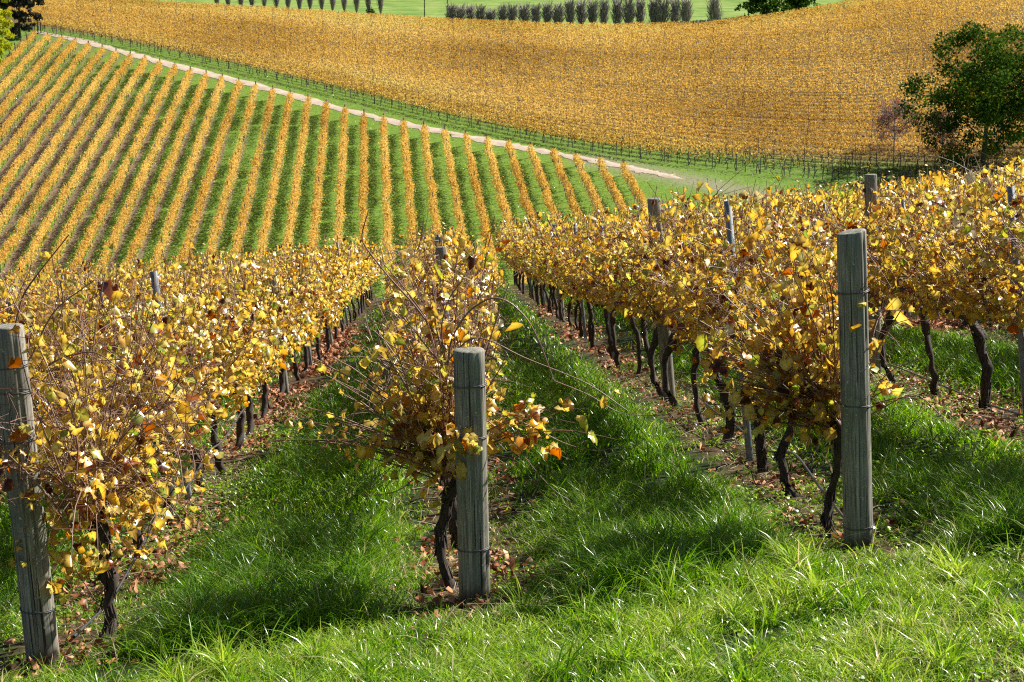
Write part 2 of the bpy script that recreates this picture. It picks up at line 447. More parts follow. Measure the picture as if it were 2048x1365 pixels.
def leaves(geo, pos, size, tone, lod, nv=None, r=rng, curl=1.0, tip=None):
    n = len(pos)
    if n == 0: return
    T = (LEAF_HI, LEAF_MID, LEAF_LO)[lod]
    m = len(T)
    if nv is None:
        nv = np.column_stack([r.normal(0, .9, n), r.normal(0, .9, n), r.normal(.35, .55, n)])
    nv = nrm(nv)
    tv = np.column_stack([r.normal(0, .55, n), r.normal(0, .55, n), r.normal(-.9, .5, n)]) if tip is None else tip
    tv = nrm(tv - nv * np.sum(tv * nv, 1, keepdims=True))
    bv = np.cross(nv, tv)
    fold = r.normal(-.35, .45, n) * curl; bend = r.normal(-.35, .5, n) * curl
    wv = r.normal(0, .10, (n, m)) * curl
    x = T[None, :, 0] * (1 - .25 * np.abs(fold)[:, None]); y = np.broadcast_to(T[None, :, 1], x.shape)
    z = fold[:, None] * np.abs(T[None, :, 0]) * 1.1 + bend[:, None] * T[None, :, 1] ** 2 * .7 + (wv if lod < 2 else 0)
    v = pos[:, None] + size[:, None, None] * (x[..., None] * bv[:, None] + y[..., None] * tv[:, None] + z[..., None] * nv[:, None])
    base = (np.arange(n) * m)[:, None, None]
    if lod == 2: f = base + np.array([[0, 1, 2], [0, 2, 3]])
    else:
        k = np.arange(1, m); f = base + np.stack([np.zeros_like(k), k, np.roll(k, -1)], -1)
    e = np.ones(m); e[0] = 0
    if lod == 2: e[:] = (.0, .6, .6, .6)
    geo.add(v, [f.reshape(-1, 3)], tone=np.repeat(tone, m), edge=np.tile(e, n))

def tones(n, r=rng, yellow=0.0):
    t = r.beta(2.2, 1.6, n) * .62 + .24 + yellow
    k = r.random(n)
    t = np.where(k < .10, r.uniform(0, .2, n), t)
    t = np.where(k > .90, r.uniform(.82, 1.0, n), t)
    return np.clip(t, 0, 1)

def shoots(start, d0, length, K, droop, wob, r=rng):
    n = len(start)
    p = np.empty((n, K, 3)); p[:, 0] = start
    d = nrm(d0.copy()); st = length / (K - 1)
    for k in range(1, K):
        p[:, k] = p[:, k - 1] + d * st[:, None]
        d = d + r.normal(0, wob, (n, 3)) * st[:, None] * 3
        d[:, 2] -= droop * st
        d = nrm(d)
    return p

# ------------------------------------------------------------------ a grapevine: trunk, canes, foliage (x across the row, y along it)
def vine_meshes(seed, lod, low=.90, nshoot=44, per=16, fan=False, size=.067, hangf=.25, width=1.0, extra=None, skew=(-1.35, 1.25), clear=None):
    r = np.random.default_rng(seed)
    head = .84
    # trunk, an S of bark with two cordon arms
    K = 11
    t = np.linspace(0, 1, K)
    ax, ay = r.normal(0, .08), r.choice([-1, 1]) * r.uniform(.06, .20)
    sw = r.normal(0, 1)
    tr = np.stack([ax * np.sin(t * r.uniform(2.6, 5)) + r.normal(0, .010, K), ay * np.sin(t * r.uniform(2.4, 5.2)) + r.normal(0, .010, K), t * head - .06 * (1 - t)], -1)
    rad = np.interp(t, [0, .12, .7, .93, 1], [.056, .036, .031, .046, .030]) * r.uniform(.9, 1.3) * (1 + r.normal(0, .12, K))
    g = Geo()
    v, q = tubes(tr[None], rad[None], 10 if lod == 0 else 6)
    v = v + r.normal(0, .007 if lod == 0 else .004, v.shape)
    g.add(v, [q])
    if lod == 0:                                            # shaggy strips of bark
        nb_ = 70; u = r.uniform(.03, .92, nb_) * (K - 1.01); kb = u.astype(int); fb = (u - kb)[:, None]; ab = r.uniform(0, 6.283, nb_)
        rb = np.interp(u, np.arange(K), rad) * 1.05
        cb = tr[kb] * (1 - fb) + tr[kb + 1] * fb + np.stack([np.cos(ab) * rb, np.sin(ab) * rb, np.zeros(nb_)], -1)
        dv = nrm(tr[kb + 1] - tr[kb]) * r.uniform(.04, .13, nb_)[:, None]
        ob = np.stack([np.cos(ab), np.sin(ab), np.zeros(nb_)], -1) * r.uniform(.0, .012, nb_)[:, None]
        vb, qb = tubes(np.stack([cb - dv * .5 + ob, cb, cb + dv * .5 + ob * .3], 1), np.stack([r.uniform(.002, .005, nb_), r.uniform(.004, .008, nb_), r.uniform(.002, .005, nb_)], 1), 4)
        g.add(vb, [qb])
    for sgn in ((1,) if extra is not None else (-1, 1)):
        L = r.uniform(.65, .85); q = np.linspace(0, 1, 6)
        arm = tr[-1] + np.stack([r.normal(0, .012, 6).cumsum(), sgn * L * q, .06 * np.sin(q * 2.5) + r.normal(0, .008, 6)], -1)
        v, f = tubes(arm[None], np.interp(q, [0, 1], [.030, .014])[None], 7 if lod == 0 else 5)
        g.add(v, [f])
    trunk = g.mesh('vine_trunk', MAT_BARK, True)
    # shoots off the cordon
    n = nshoot
    side = r.choice([-1, 1], n)
    if fan:
        st = np.column_stack([r.normal(0, .04, n), r.normal(.0, .10, n), r.uniform(.74, .95, n)])
        th = r.uniform(skew[0], skew[1], n)
        d0 = np.column_stack([np.sin(th), r.normal(.0, .28, n), np.cos(th)])
        L = r.uniform(.5, 1.2, n)
        sh = shoots(st, d0, L, 8, .25, .10, r)
    else:
        st = np.column_stack([r.normal(0, .03, n), r.uniform(-.85, .85, n), r.uniform(.82, .94, n)])
        d0 = np.column_stack([side * np.abs(r.normal(.26, .24, n)) * width, r.normal(0, .30, n), r.uniform(.7, 1.1, n)])
        L = np.clip(r.normal(1.14, .26, n), .4, 1.8)
        hang = r.random(n) < hangf
        d0[hang, 0] *= 1.8
        up = (r.random(n) < .16) & ~hang
        L[up] = r.uniform(1.2, 1.65, up.sum())
        dr = np.where(hang, r.uniform(1.3, 2.3, n), r.uniform(.1, .7, n))
        dr[up] = r.uniform(0, .5, up.sum())
        sh = shoots(st, d0, L, 8, dr, .16, r)
        sh[..., 2] = np.maximum(sh[..., 2], low - .05)
        lim = (.20 + .42 * np.clip((sh[..., 2] - low) / .55, 0, 1)) * width
        sh[..., 0] = lim * np.tanh(sh[..., 0] / lim)
    g = Geo()
    Ks = sh.shape[1]
    rr = np.linspace(1, .45, Ks)[None] * r.uniform(.0038, .0068, n)[:, None] * (1.25 if fan else 1) * (1.0 if lod == 0 else 1.5 if lod == 1 else 2.4)
    v, f = tubes(sh, rr, 4 if lod == 0 else 3)
    g.add(v, [f])
    # side twigs and petioles
    nt_ = n * (4 if fan else 11 if lod == 0 else 4 if lod == 1 else 2)
    i = r.integers(0, n, nt_); k = r.integers(1, Ks - 1, nt_)
    tw = shoots(sh[i, k], np.column_stack([r.normal(0, 1, nt_), r.normal(0, 1, nt_), r.normal(.25, .8, nt_)]), r.uniform(.12, .48, nt_), 4, .8, .25, r)
    if not fan: tw[..., 2] = np.maximum(tw[..., 2], low - .08)
    v, f = tubes(tw, np.linspace(1, .5, 4)[None] * r.uniform(.0020, .0038, nt_)[:, None] * (1.0 if lod == 0 else 1.6), 3)
    g.add(v, [f])
    # leaves along the shoots
    nl = n * per
    i = r.integers(0, n, nl); u = r.beta(1.3, 1.0, nl) * (Ks - 1.001); k = u.astype(int); fr = (u - k)[:, None]
    if not fan:                                             # long top shoots are nearly bare
        bare = up[i] & (u > 4) & (r.random(nl) < .75)
        i, u, k, fr = i[~bare], u[~bare], k[~bare], fr[~bare]; nl = len(i)
    pos = sh[i, k] * (1 - fr) + sh[i, k + 1] * fr + r.normal(0, .055, (nl, 3))
    if not fan:
        keep = pos[:, 2] > low - .06 + .12 * r.random(nl)
        pos = pos[keep]
        ex = int(nl * .16)                                  # leaves low in the curtain
        pos = np.concatenate([pos, np.column_stack([r.normal(0, .13, ex), r.uniform(-.9, .9, ex), r.uniform(low, 1.35, ex)])])
    sizes = None
    if extra is not None:                                   # canes and leaf clusters particular to this vine
        for P, rad0 in extra[0]:
            P = np.asarray(P); t = np.linspace(0, len(P) - 1, len(P) * 4)
            Q = np.stack([np.interp(t, np.arange(len(P)), P[:, a]) for a in range(3)], -1)
            for _ in range(3): Q[1:-1] = (Q[:-2] + 2 * Q[1:-1] + Q[2:]) / 4
            v, f = tubes(Q[None], np.linspace(rad0, rad0 * .5, len(Q))[None], 5); g.add(v, [f])
        for e in extra[1]:
            e = np.asarray(e); m = max(2, len(e) // 6)
            tips = e[:m]; st = np.column_stack([r.normal(0, .04, m), r.normal(.05, .06, m), r.uniform(.78, .98, m)])
            t = np.linspace(0, 1, 9)[None, :, None]
            Q = st[:, None] * (1 - t) + tips[:, None] * t + np.stack([r.normal(0, .05, m), r.normal(0, .04, m), r.uniform(.02, .16, m)], -1)[:, None] * np.sin(t * math.pi)
            v, f = tubes(Q, np.linspace(.0042, .0018, 9)[None] * np.ones((m, 1)), 4); g.add(v, [f])
            a = np.arange(len(e)) % m; u = (1 - r.beta(1, 2.2, len(e)) * .7) * 7.99; k = u.astype(int); fr = (u - k)[:, None]
            pos = np.concatenate([pos, Q[a, k] * (1 - fr) + Q[a, k + 1] * fr + r.normal(0, .028, (len(e), 3))])
    if clear is not None:                                   # the sun side of the end post is open
        (cx, cy), (sx, sy) = clear
        dx, dy = pos[:, 0] - cx, pos[:, 1] - cy
        drop = (np.abs(dx * sy - dy * sx) < .15) & (dx * sx + dy * sy > .05) & (r.random(len(pos)) < .8)
        pos = pos[~drop]
    canes = g.mesh('vine_canes', MAT_CANE, True)
    nl = len(pos)
    g = Geo()
    out = np.column_stack([np.sign(pos[:, 0]) * .35 + .15 + r.normal(0, .65, nl), r.normal(0, .70, nl), r.normal(.72, .50, nl)])
    sc = {0: 1.0, 1: 1.12, 2: 1.35}[lod]
    leaves(g, pos, size * sc * np.clip(r.normal(1, .30, nl), .4, 1.8), tones(nl, r), lod, out, r, 1.25)
    return trunk, canes, g.mesh('vine_foliage', MAT_LEAF)

HI = [vine_meshes(100 + i, 0) for i in range(6)]
HI_SLIM = [vine_meshes(130 + i, 0, low=.84, nshoot=44, per=8, hangf=.3, width=.85) for i in range(3)]
HI_LOW = [vine_meshes(150 + i, 0, low=.50, nshoot=60, per=14, hangf=.4) for i in range(3)]
MID = [vine_meshes(200 + i, 1, nshoot=42, per=17) for i in range(5)]
MID_LOW = [vine_meshes(230 + i, 1, low=.66, nshoot=44, per=17, hangf=.35) for i in range(3)]
LO = [vine_meshes(300 + i, 2, low=.80, nshoot=34, per=17) for i in range(4)]

ORD = ['first', 'second', 'third', 'fourth', 'fifth', 'sixth', 'seventh', 'eighth', 'ninth', 'tenth', 'eleventh', 'twelfth', 'thirteenth', 'fourteenth',
       'fifteenth', 'sixteenth', 'seventeenth', 'eighteenth', 'nineteenth', 'twentieth', 'twenty-first', 'twenty-second', 'twenty-third', 'twenty-fourth', 'twenty-fifth',
       'twenty-sixth', 'twenty-seventh', 'twenty-eighth', 'twenty-ninth', 'thirtieth', 'thirty-first', 'thirty-second', 'thirty-third', 'thirty-fourth', 'thirty-fifth', 'thirty-sixth']
ROW_TEXT = {-1: 'the leaning left post', 0: 'the short centre post', 1: 'the tall right post'}
def row_text(k):
    if k in ROW_TEXT: return 'the row behind ' + ROW_TEXT[k]
    if k > 1: return 'the %s row right of the tall post' % ORD[k - 2]
    return 'the %s row left of the leaning post' % ORD[-k - 2]

SLOPE = math.atan(FB + FA * RX)
YAW = -math.atan(RX)
LEAN = -math.radians(4.5)
FAR_Y = 63.0

def vine_matrix(x, y, flip, lean=LEAN, yawj=0.0, sc=1.0):
    z = float(height(x, y))
    return Matrix.Translation((x, y, z)) @ Matrix.Rotation(YAW + yawj + (math.pi if flip else 0), 4, 'Z') @ \
        Matrix.Rotation((-SLOPE if flip else SLOPE), 4, 'X') @ Matrix.Rotation(lean * (-1 if flip else 1), 4, 'Y') @ Matrix.Scale(sc, 4)

VINES = []
def make_vine(meshes, mat, label, group):
    t = empty('grapevine', None, label, 'grapevine', group, mat)
    for nm, me in zip(('trunk', 'cane_tangle', 'foliage'), meshes):
        link(nm, me, t)
    VINES.append(t)
    return t

VSP = 1.55
HALF_FOV = 1024 / F
for k in sorted(S_ROW):
    y = W_END[k] + .45
    count, shown = 0, 0
    far_n = 0
    while y < FAR_Y:
        x = S_ROW[k] + RX * y
        count += 1
        inside = abs(x) < HALF_FOV * y + 2.2
        special = k in (0, 1, -1) and count == 1
        if inside and not special:
            flip = rng.random() < .5
            if y < 17: pool = HI_LOW if k == -1 and y < 14 else HI_SLIM if k == 0 else HI
            elif y < (36 if k == -1 else 31): pool = MID_LOW if k == -1 else MID
            else: pool = LO
            if y < 30: lab, grp = 'golden grapevine, %s vine back in %s' % (ORD[count - 1], row_text(k)), 'grapevines in the near rows'
            else: lab, grp = 'small distant golden grapevine deep in %s' % row_text(k), 'distant vines deep in ' + row_text(k)
            make_vine(pool[rng.integers(len(pool))], vine_matrix(x + rng.normal(0, .04), y, flip, LEAN * rng.uniform(.5, 1.5), rng.normal(0, .05), rng.uniform(.96, 1.08) + (.06 if k >= 1 else 0)), lab, grp)
        y += VSP + rng.uniform(-.12, .12)
print('vines', len(VINES))

# the three vines behind the end posts
x0, y0 = END[0]
def local(M_, pts, D):
    """photograph points at distance D -> the vine's own frame"""
    inv = M_.inverted()
    out = []
    for i, p in enumerate(pts):
        d = D[i] if hasattr(D, '__len__') else D
        rx, rz = ray(p[0], p[1])
        out.append(list(inv @ Vector((rx * d, d, rz * d))))
    return out
def end_vine_matrix(k, dx, dy):
    return vine_matrix(END[k][0] + dx + RX * dy, END[k][1] + dy, False, LEAN * .3)
def cluster(M_, c, rx_, ry_, n, d0, d1, seed):
    r = np.random.default_rng(seed)
    return local(M_, np.column_stack([r.normal(c[0], rx_, n), r.normal(c[1], ry_, n)]), r.uniform(d0, d1, n))
def sunside(M_, k):
    inv = M_.inverted()
    p = inv @ Vector((END[k][0], END[k][1], float(height(*END[k])) + 1)); d = inv.to_3x3() @ sdir
    q = Vector((d.x, d.y)).normalized()
    return (p.x, p.y), (q.x, q.y)
m0 = end_vine_matrix(0, -.14, .30); D0 = END[0][1]
c0 = [([(895, 740), (900, 680), (935, 622), (985, 592), (1022, 605), (1057, 640), (1082, 690), (1108, 762)], .0075), ([(898, 720), (940, 672), (985, 682), (1040, 713), (1110, 740), (1180, 768), (1255, 822)], .006),
      ([(893, 700), (830, 610), (782, 560), (738, 505), (720, 478), (736, 425)], .007), ([(893, 705), (845, 625), (800, 565), (760, 520)], .006), ([(893, 770), (830, 720), (780, 690), (745, 660)], .006),
      ([(893, 790), (830, 745), (780, 725), (738, 712)], .006), ([(893, 800), (840, 770), (790, 735), (745, 698)], .006), ([(893, 820), (850, 785), (800, 750), (752, 742)], .005), ([(893, 740), (850, 690), (820, 650), (790, 620)], .006),
      ([(960, 830), (1030, 885), (1062, 932), (1110, 985), (1160, 1012)], .004), ([(890, 890), (850, 935), (800, 985), (740, 992), (700, 985)], .0045), ([(975, 820), (1060, 850), (1130, 890), (1200, 905), (1240, 890)], .0045),
      ([(960, 800), (1000, 740), (1020, 690), (1045, 655)], .005), ([(955, 790), (985, 720), (1000, 660), (1030, 620)], .005), ([(893, 730), (880, 660), (895, 600), (925, 560)], .006), ([(893, 735), (870, 650), (868, 590)], .006),
      ([(1108, 762), (1180, 790), (1240, 830), (1330, 832)], .004)]
e0 = (  [(local(m0, p, D0 + .25 + .03 * i % .2), rad) for i, (p, rad) in enumerate(c0)],
      [cluster(m0, (915, 892), 40, 22, 60, D0 - .20, D0 - .13, 1), cluster(m0, (830, 850), 45, 70, 120, D0 + .1, D0 + .5, 2), cluster(m0, (1010, 800), 35, 60, 45, D0 + .3, D0 + .6, 3), cluster(m0, (1160, 880), 45, 18, 24, D0 + .1, D0 + .4, 4),
       cluster(m0, (1080, 840), 55, 60, 60, D0 + .2, D0 + .5, 5), cluster(m0, (800, 690), 45, 60, 50, D0 + .2, D0 + .5, 6), cluster(m0, (1210, 770), 45, 14, 14, D0 + .2, D0 + .4, 7), cluster(m0, (800, 935), 30, 30, 10, D0 + .1, D0 + .3, 8)])
make_vine(vine_meshes(901, 0, nshoot=72, per=4, fan=True, size=.068, extra=e0, skew=(-1.35, .35), clear=sunside(m0, 0)), m0, 'bare-caned grapevine fanning out right behind the short centre post', 'grapevines in the near rows')
m1 = end_vine_matrix(1, -.10, .28); D1 = END[1][1]
c1 = [([(1690, 800), (1600, 770), (1520, 745), (1440, 733)], .006), ([(1690, 815), (1600, 800), (1510, 765), (1450, 758)], .006), ([(1690, 820), (1610, 790), (1540, 720)], .005), ([(1735, 810), (1800, 795), (1862, 790)], .006),
      ([(1735, 800), (1790, 770), (1850, 762)], .006), ([(1735, 812), (1770, 745), (1862, 708)], .005), ([(1735, 790), (1760, 655), (1838, 634)], .005), ([(1737, 632), (1765, 620), (1813, 623)], .005),
      ([(1740, 830), (1830, 780), (1880, 830), (1915, 855)], .005), ([(1690, 790), (1650, 700), (1610, 600), (1580, 540)], .006), ([(1680, 780), (1660, 640), (1650, 560), (1610, 505)], .006)]
e1 = ([(local(m1, p, D1 + .2 + .03 * i % .25), rad) for i, (p, rad) in enumerate(c1)],
      [cluster(m1, (1580, 640), 60, 80, 190, D1 + .15, D1 + .6, 11), cluster(m1, (1800, 800), 35, 35, 22, D1 + .0, D1 + .4, 12), cluster(m1, (1540, 760), 60, 30, 40, D1 + .15, D1 + .5, 13), cluster(m1, (1785, 830), 14, 20, 8, D1, D1 + .2, 14)])
make_vine(vine_meshes(902, 0, nshoot=72, per=7, fan=True, size=.07, extra=e1, skew=(-1.4, .35), clear=sunside(m1, 1)), m1, 'tangled grapevine with splayed canes right behind the tall right post', 'grapevines in the near rows')
m2 = end_vine_matrix(-1, .30, .45); D2 = END[-1][1]
c2 = [([(28, 660), (45, 590), (78, 545), (138, 470)], .007), ([(60, 720), (105, 620), (190, 560)], .006), ([(120, 560), (128, 600), (118, 650)], .005), ([(60, 760), (120, 715), (190, 700), (250, 745)], .006), ([(150, 1140), (185, 1190), (230, 1270)], .004),
      ([(90, 1080), (60, 1120), (10, 1230)], .004)]
e2 = ([(local(m2, p, D2 + .25), rad) for p, rad in c2], [cluster(m2, (150, 1090), 45, 70, 90, D2 + .05, D2 + .5, 21), cluster(m2, (60, 1100), 25, 40, 22, D2 - .25, D2 - .14, 22), cluster(m2, (220, 900), 80, 90, 120, D2 + .2, D2 + 1, 23)])
make_vine(vine_meshes(903, 0, low=.45, nshoot=80, per=10, extra=e2, hangf=.4, clear=sunside(m2, -1)), m2, 'leafy grapevine hanging low right behind the leaning left post', 'grapevines in the near rows')

# ------------------------------------------------------------------ posts
def axis_matrix(base, top):
    z = (Vector(top) - Vector(base)).normalized()
    xa = Vector((0, 1, 0)).cross(z).normalized() if abs(z.y) < .9 else Vector((1, 0, 0))
    ya = z.cross(xa)
    m = Matrix((xa, ya, z)).transposed().to_4x4()
    m.translation = Vector(base)
    return m

def round_post_mesh(rad, h, seed, seg=48, rings=26, cracks=((-1.3, .012),), slant=0.0):
    r = np.random.default_rng(seed)
    a = np.arange(seg) / seg * 2 * math.pi - math.pi / 2
    zz = np.linspace(-.25, h, rings)
    base = 1 + .02 * np.sin(2 * a + r.uniform(0, 6)) + .012 * np.sin(5 * a + r.uniform(0, 6))
    R = rad * base[None] * (1 + .035 * (1 - (zz - zz[0]) / (h + .25)))[:, None] * (1 + .006 * r.normal(0, 1, (rings, 1)))
    for ca, dp in cracks:
        wob = ca + .05 * np.sin(zz * 2.3 + r.uniform(0, 6))
        da = np.abs((a[None] - wob[:, None] + math.pi) % (2 * math.pi) - math.pi)
        ex = np.clip(1.2 - np.abs(zz - h * r.uniform(.4, .9)) / (h * r.uniform(.5, .9)), .25, 1)[:, None]
        R = R - dp * ex * np.clip(1 - da / .075, 0, 1)
    v = np.stack([R * np.cos(a), R * np.sin(a), np.broadcast_to(zz[:, None], R.shape)], -1)
    v[-1, :, 2] += slant * v[-1, :, 0] / rad
    ch = v[-1].copy(); ch[:, :2] *= .94; ch[:, 2] += .008
    inner = v[-1].copy(); inner[:, :2] *= .55; inner[:, 2] += .009 + r.normal(0, .002, seg)
    v = np.concatenate([v.reshape(-1, 3), ch, inner, [[0, 0, h + .007]]])
    i = np.arange((rings + 2) * seg).reshape(rings + 2, seg)
    q = np.stack([i[:-1], np.roll(i, -1, 1)[:-1], np.roll(i, -1, 1)[1:], i[1:]], -1).reshape(-1, 4)
    t = np.stack([i[-1], np.roll(i[-1], -1), np.full(seg, len(v) - 1)], -1)
    return mesh_np('post', v, [q, t], MAT_WOOD, None, False)

def ring_mesh(rad, z, wire=.0028, turns=2, tail=True, seed=0, tilt=.0):
    r = np.random.default_rng(seed)
    a = np.linspace(0, 2 * math.pi * turns, 40 * turns)
    R = rad + .003 + wire
    p = np.stack([R * np.cos(a), R * np.sin(a), z + .007 * np.sin(a / turns * 1.0 + 1) + tilt * np.cos(a)], -1)
    g = Geo(); v, f = tubes(p[None], np.full((1, len(a)), wire), 5); g.add(v, [f])
    if tail:
        b = np.array([.1, -R - .004, z]); q = np.linspace(0, 1, 6)[:, None]
        tl = b + q * np.array([.03, -.012, .06]) + np.array([0, 0, .02]) * np.sin(q * 3)
        tl[:, 0] -= .08
        v, f = tubes(tl[None], np.full((1, 6), wire * .8), 4); g.add(v, [f])
    return g.mesh('wire', MAT_WIRE, True)

def base_top(k_or_px):
    (bpx, tpx) = k_or_px
    x, y = cast_near(*bpx)
    z = float(height(x, y))
    rx, rz = ray(*tpx)
    return (x, y, z), (rx * y, y, rz * y)

END_LABEL = {-1: 'grey timber end post leaning left at the front of the row', 0: 'short weathered timber end post standing centre front', 1: 'tall weathered timber end post with a yellow 23 tag'}
POSTS = {}
SPEC = {-1: (.098, [(-.9, .014), (-1.9, .010)], [1.86, 1.71, 1.41, .35], .0), 0: (.102, [(-1.5, .016), (-1.0, .012), (-2.1, .009), (-.6, .008)], [1.43, 1.10, .35], .0),
        1: (.098, [(-1.45, .012), (-.75, .018), (-.55, .014)], [1.77, 1.00, .15], .012)}
for k in (-1, 0, 1):
    b, t = base_top(END_PX[k])
    h = (Vector(t) - Vector(b)).length
    rad, cr, ties, sl = SPEC[k]
    root = link('end_post', round_post_mesh(rad, h, 40 + k, cracks=cr, slant=sl))
    root.matrix_world = axis_matrix(b, t)
    tag(root, END_LABEL[k], 'post', 'timber end posts of the near rows')
    for j, zt in enumerate(ties):
        if zt < h: link('wire_tie', ring_mesh(rad * 1.02, zt, seed=j + 9 * k + 20, tail=(j < 2), tilt=.006 * (-1) ** j), root)
    POSTS[k] = (root, h, rad)
    print('post', k, b, t, h)

def tag_plate(root, rad, h, ang, z, vertical, text):
    g = Geo()
    n = 10; L, Wd, th = .066, .027, .003
    a = np.linspace(math.pi / 2, 1.5 * math.pi, n)
    o = np.concatenate([np.column_stack([-L / 2 + Wd / 2 + Wd / 2 * np.cos(a), Wd / 2 * np.sin(a)]), [[L / 2, -Wd / 2], [L / 2, Wd / 2]]])
    m = len(o)
    v = np.concatenate([np.column_stack([o, np.zeros(m)]), np.column_stack([o, np.full(m, th)])])
    i = np.arange(m)
    g.add(v, [np.stack([i, np.roll(i, -1), np.roll(i, -1) + m, i + m], -1), np.array([i + m]), np.array([i[::-1]])])
    pl = link('tag', g.mesh('tag', MAT_TAG), root)
    # local frame: x along the tag, z out of the post
    out = Vector((math.cos(ang), math.sin(ang), 0)); up = Vector((0, 0, 1)); right = up.cross(out)
    xa, ya = (right, up) if not vertical else (-up, right)
    mt = Matrix((xa, ya, out)).transposed().to_4x4()
    mt.translation = out * (rad * 1.04 + .004) + up * z
    pl.matrix_local = mt
    g = Geo(); v, f = tubes(np.array([[[-L / 2 + .008, 0, th + .0005], [-L / 2 + .008, 0, th + .004]]]), np.full((1, 2), .004), 8); g.add(v, [f, np.array([[8, 9, 10, 11, 12, 13, 14, 15]])])
    link('nail', g.mesh('nail', MAT_DARKSTEM), pl)
    if text:
        cu = bpy.data.curves.new('num', 'FONT'); cu.body = text; cu.size = .024; cu.align_x = 'CENTER'; cu.align_y = 'CENTER'; cu.extrude = .0004
        to = bpy.data.objects.new('num', cu); COL.objects.link(to)
        me = bpy.data.meshes.new_from_object(to.evaluated_get(bpy.context.evaluated_depsgraph_get()))
        bpy.data.objects.remove(to)
        me.materials.clear(); me.materials.append(MAT_INK)
        link('number', me, pl, (.008, 0, th + .0012))
tag_plate(POSTS[1][0], POSTS[1][2], POSTS[1][1], -math.pi / 2 + .36, 1.69, False, '23')
tag_plate(POSTS[-1][0], POSTS[-1][2], POSTS[-1][1], -math.pi / 2 + .02, 1.30, True, '')
# the nearest post also carries two loose anchor wires
for (xa, za, xb, dyb) in ((-.10, 1.45, -.02, -.18), (.085, 1.58, .03, -.14)):
    q = np.linspace(0, 1, 9)[:, None]
    p = np.array([xa, -.095, za]) * (1 - q) + np.array([xb, dyb, .0]) * q + np.array([.012, 0, 0]) * np.sin(q * 5)
    v, f = tubes(p[None], np.full((1, 9), .0028), 5)
    link('guy_wire', mesh_np('guy_wire', v, [f], MAT_WIRE), POSTS[-1][0])

def channel_mesh(h):
    prof = np.array([(-.030, -.018), (.030, -.018), (.030, .022), (.026, .022), (.026, -.014), (-.026, -.014), (-.026, .022), (-.030, .022)])
    m = len(prof)
    v = np.concatenate([np.column_stack([prof, np.full(m, z)]) for z in (-.3, h)])
    i = np.arange(m)
    g = Geo()
    g.add(v, [np.stack([i, np.roll(i, -1), np.roll(i, -1) + m, i + m], -1), np.array([[8, 9, 12, 13], [9, 10, 11, 12], [8, 13, 14, 15]])])
    for z in np.arange(.6, h - .05, .18):                    # wire slots with their lugs
        v, f = box((0, -.020, z), (.012, .008, .03)); g.add(v, f)
    return g.mesh('steel', MAT_STEEL)
STEEL = channel_mesh(2.3)
THIN = [round_post_mesh(.066, 2.22, 70 + i, seg=20, rings=10, cracks=((-1.2, .008),)) for i in range(2)]
def mid_post(k, y, steel, n, lean=.105, hs=1.0):
    x = S_ROW[k] + RX * y
    if abs(x) > HALF_FOV * y + .8: return
    z = float(height(x, y))
    o = link('steel_post' if steel else 'timber_post', STEEL if steel else THIN[n % 2])
    o.matrix_world = Matrix.Translation((x, y, z)) @ Matrix.Rotation(-lean + rng.normal(0, .015), 4, 'Y') @ Matrix.Rotation(rng.normal(0, .02), 4, 'X') @ Matrix.Scale(hs, 4)
    lab = ('thin galvanised steel post, %s post back in %s' if steel else 'brown timber trellis post, %s post back in %s') % (ORD[n], row_text(k))
    if y > 32: lab = ('thin galvanised steel post far back in ' if steel else 'brown timber trellis post far back in ') + row_text(k)
    tag(o, lab, 'post', ('steel' if steel else 'timber') + ' trellis posts inside the near rows')
PLAN = {-1: [(16, 1), (20.6, 1, .84), (26.5, 0, .86), (32, 1, .86), (38, 0, .86), (45, 1)], 0: [(14.8, 1, .8), (20.2, 0, .98), (26, 1), (32, 0), (38, 1), (45, 0)],
        1: [(15.2, 1, 1.05), (20.6, 0, 1.14), (27.2, 1), (32.5, 1), (38.7, 0), (45, 1), (51, 1)], 2: [(15.5, 1), (21.0, 0, 1.14), (26.5, 1), (32, 1), (38, 0), (44, 1)]}
for k in S_ROW:
    pl = PLAN.get(k) or [(W_END[k] + 5.6 * (i + 1), i % 3 != 1) for i in range(8)]
    for n, q in enumerate(pl):
        if q[0] < 56: mid_post(k, q[0], bool(q[1]), n, hs=q[2] if len(q) > 2 else (.92 if k < -1 or k > 2 else 1.0))

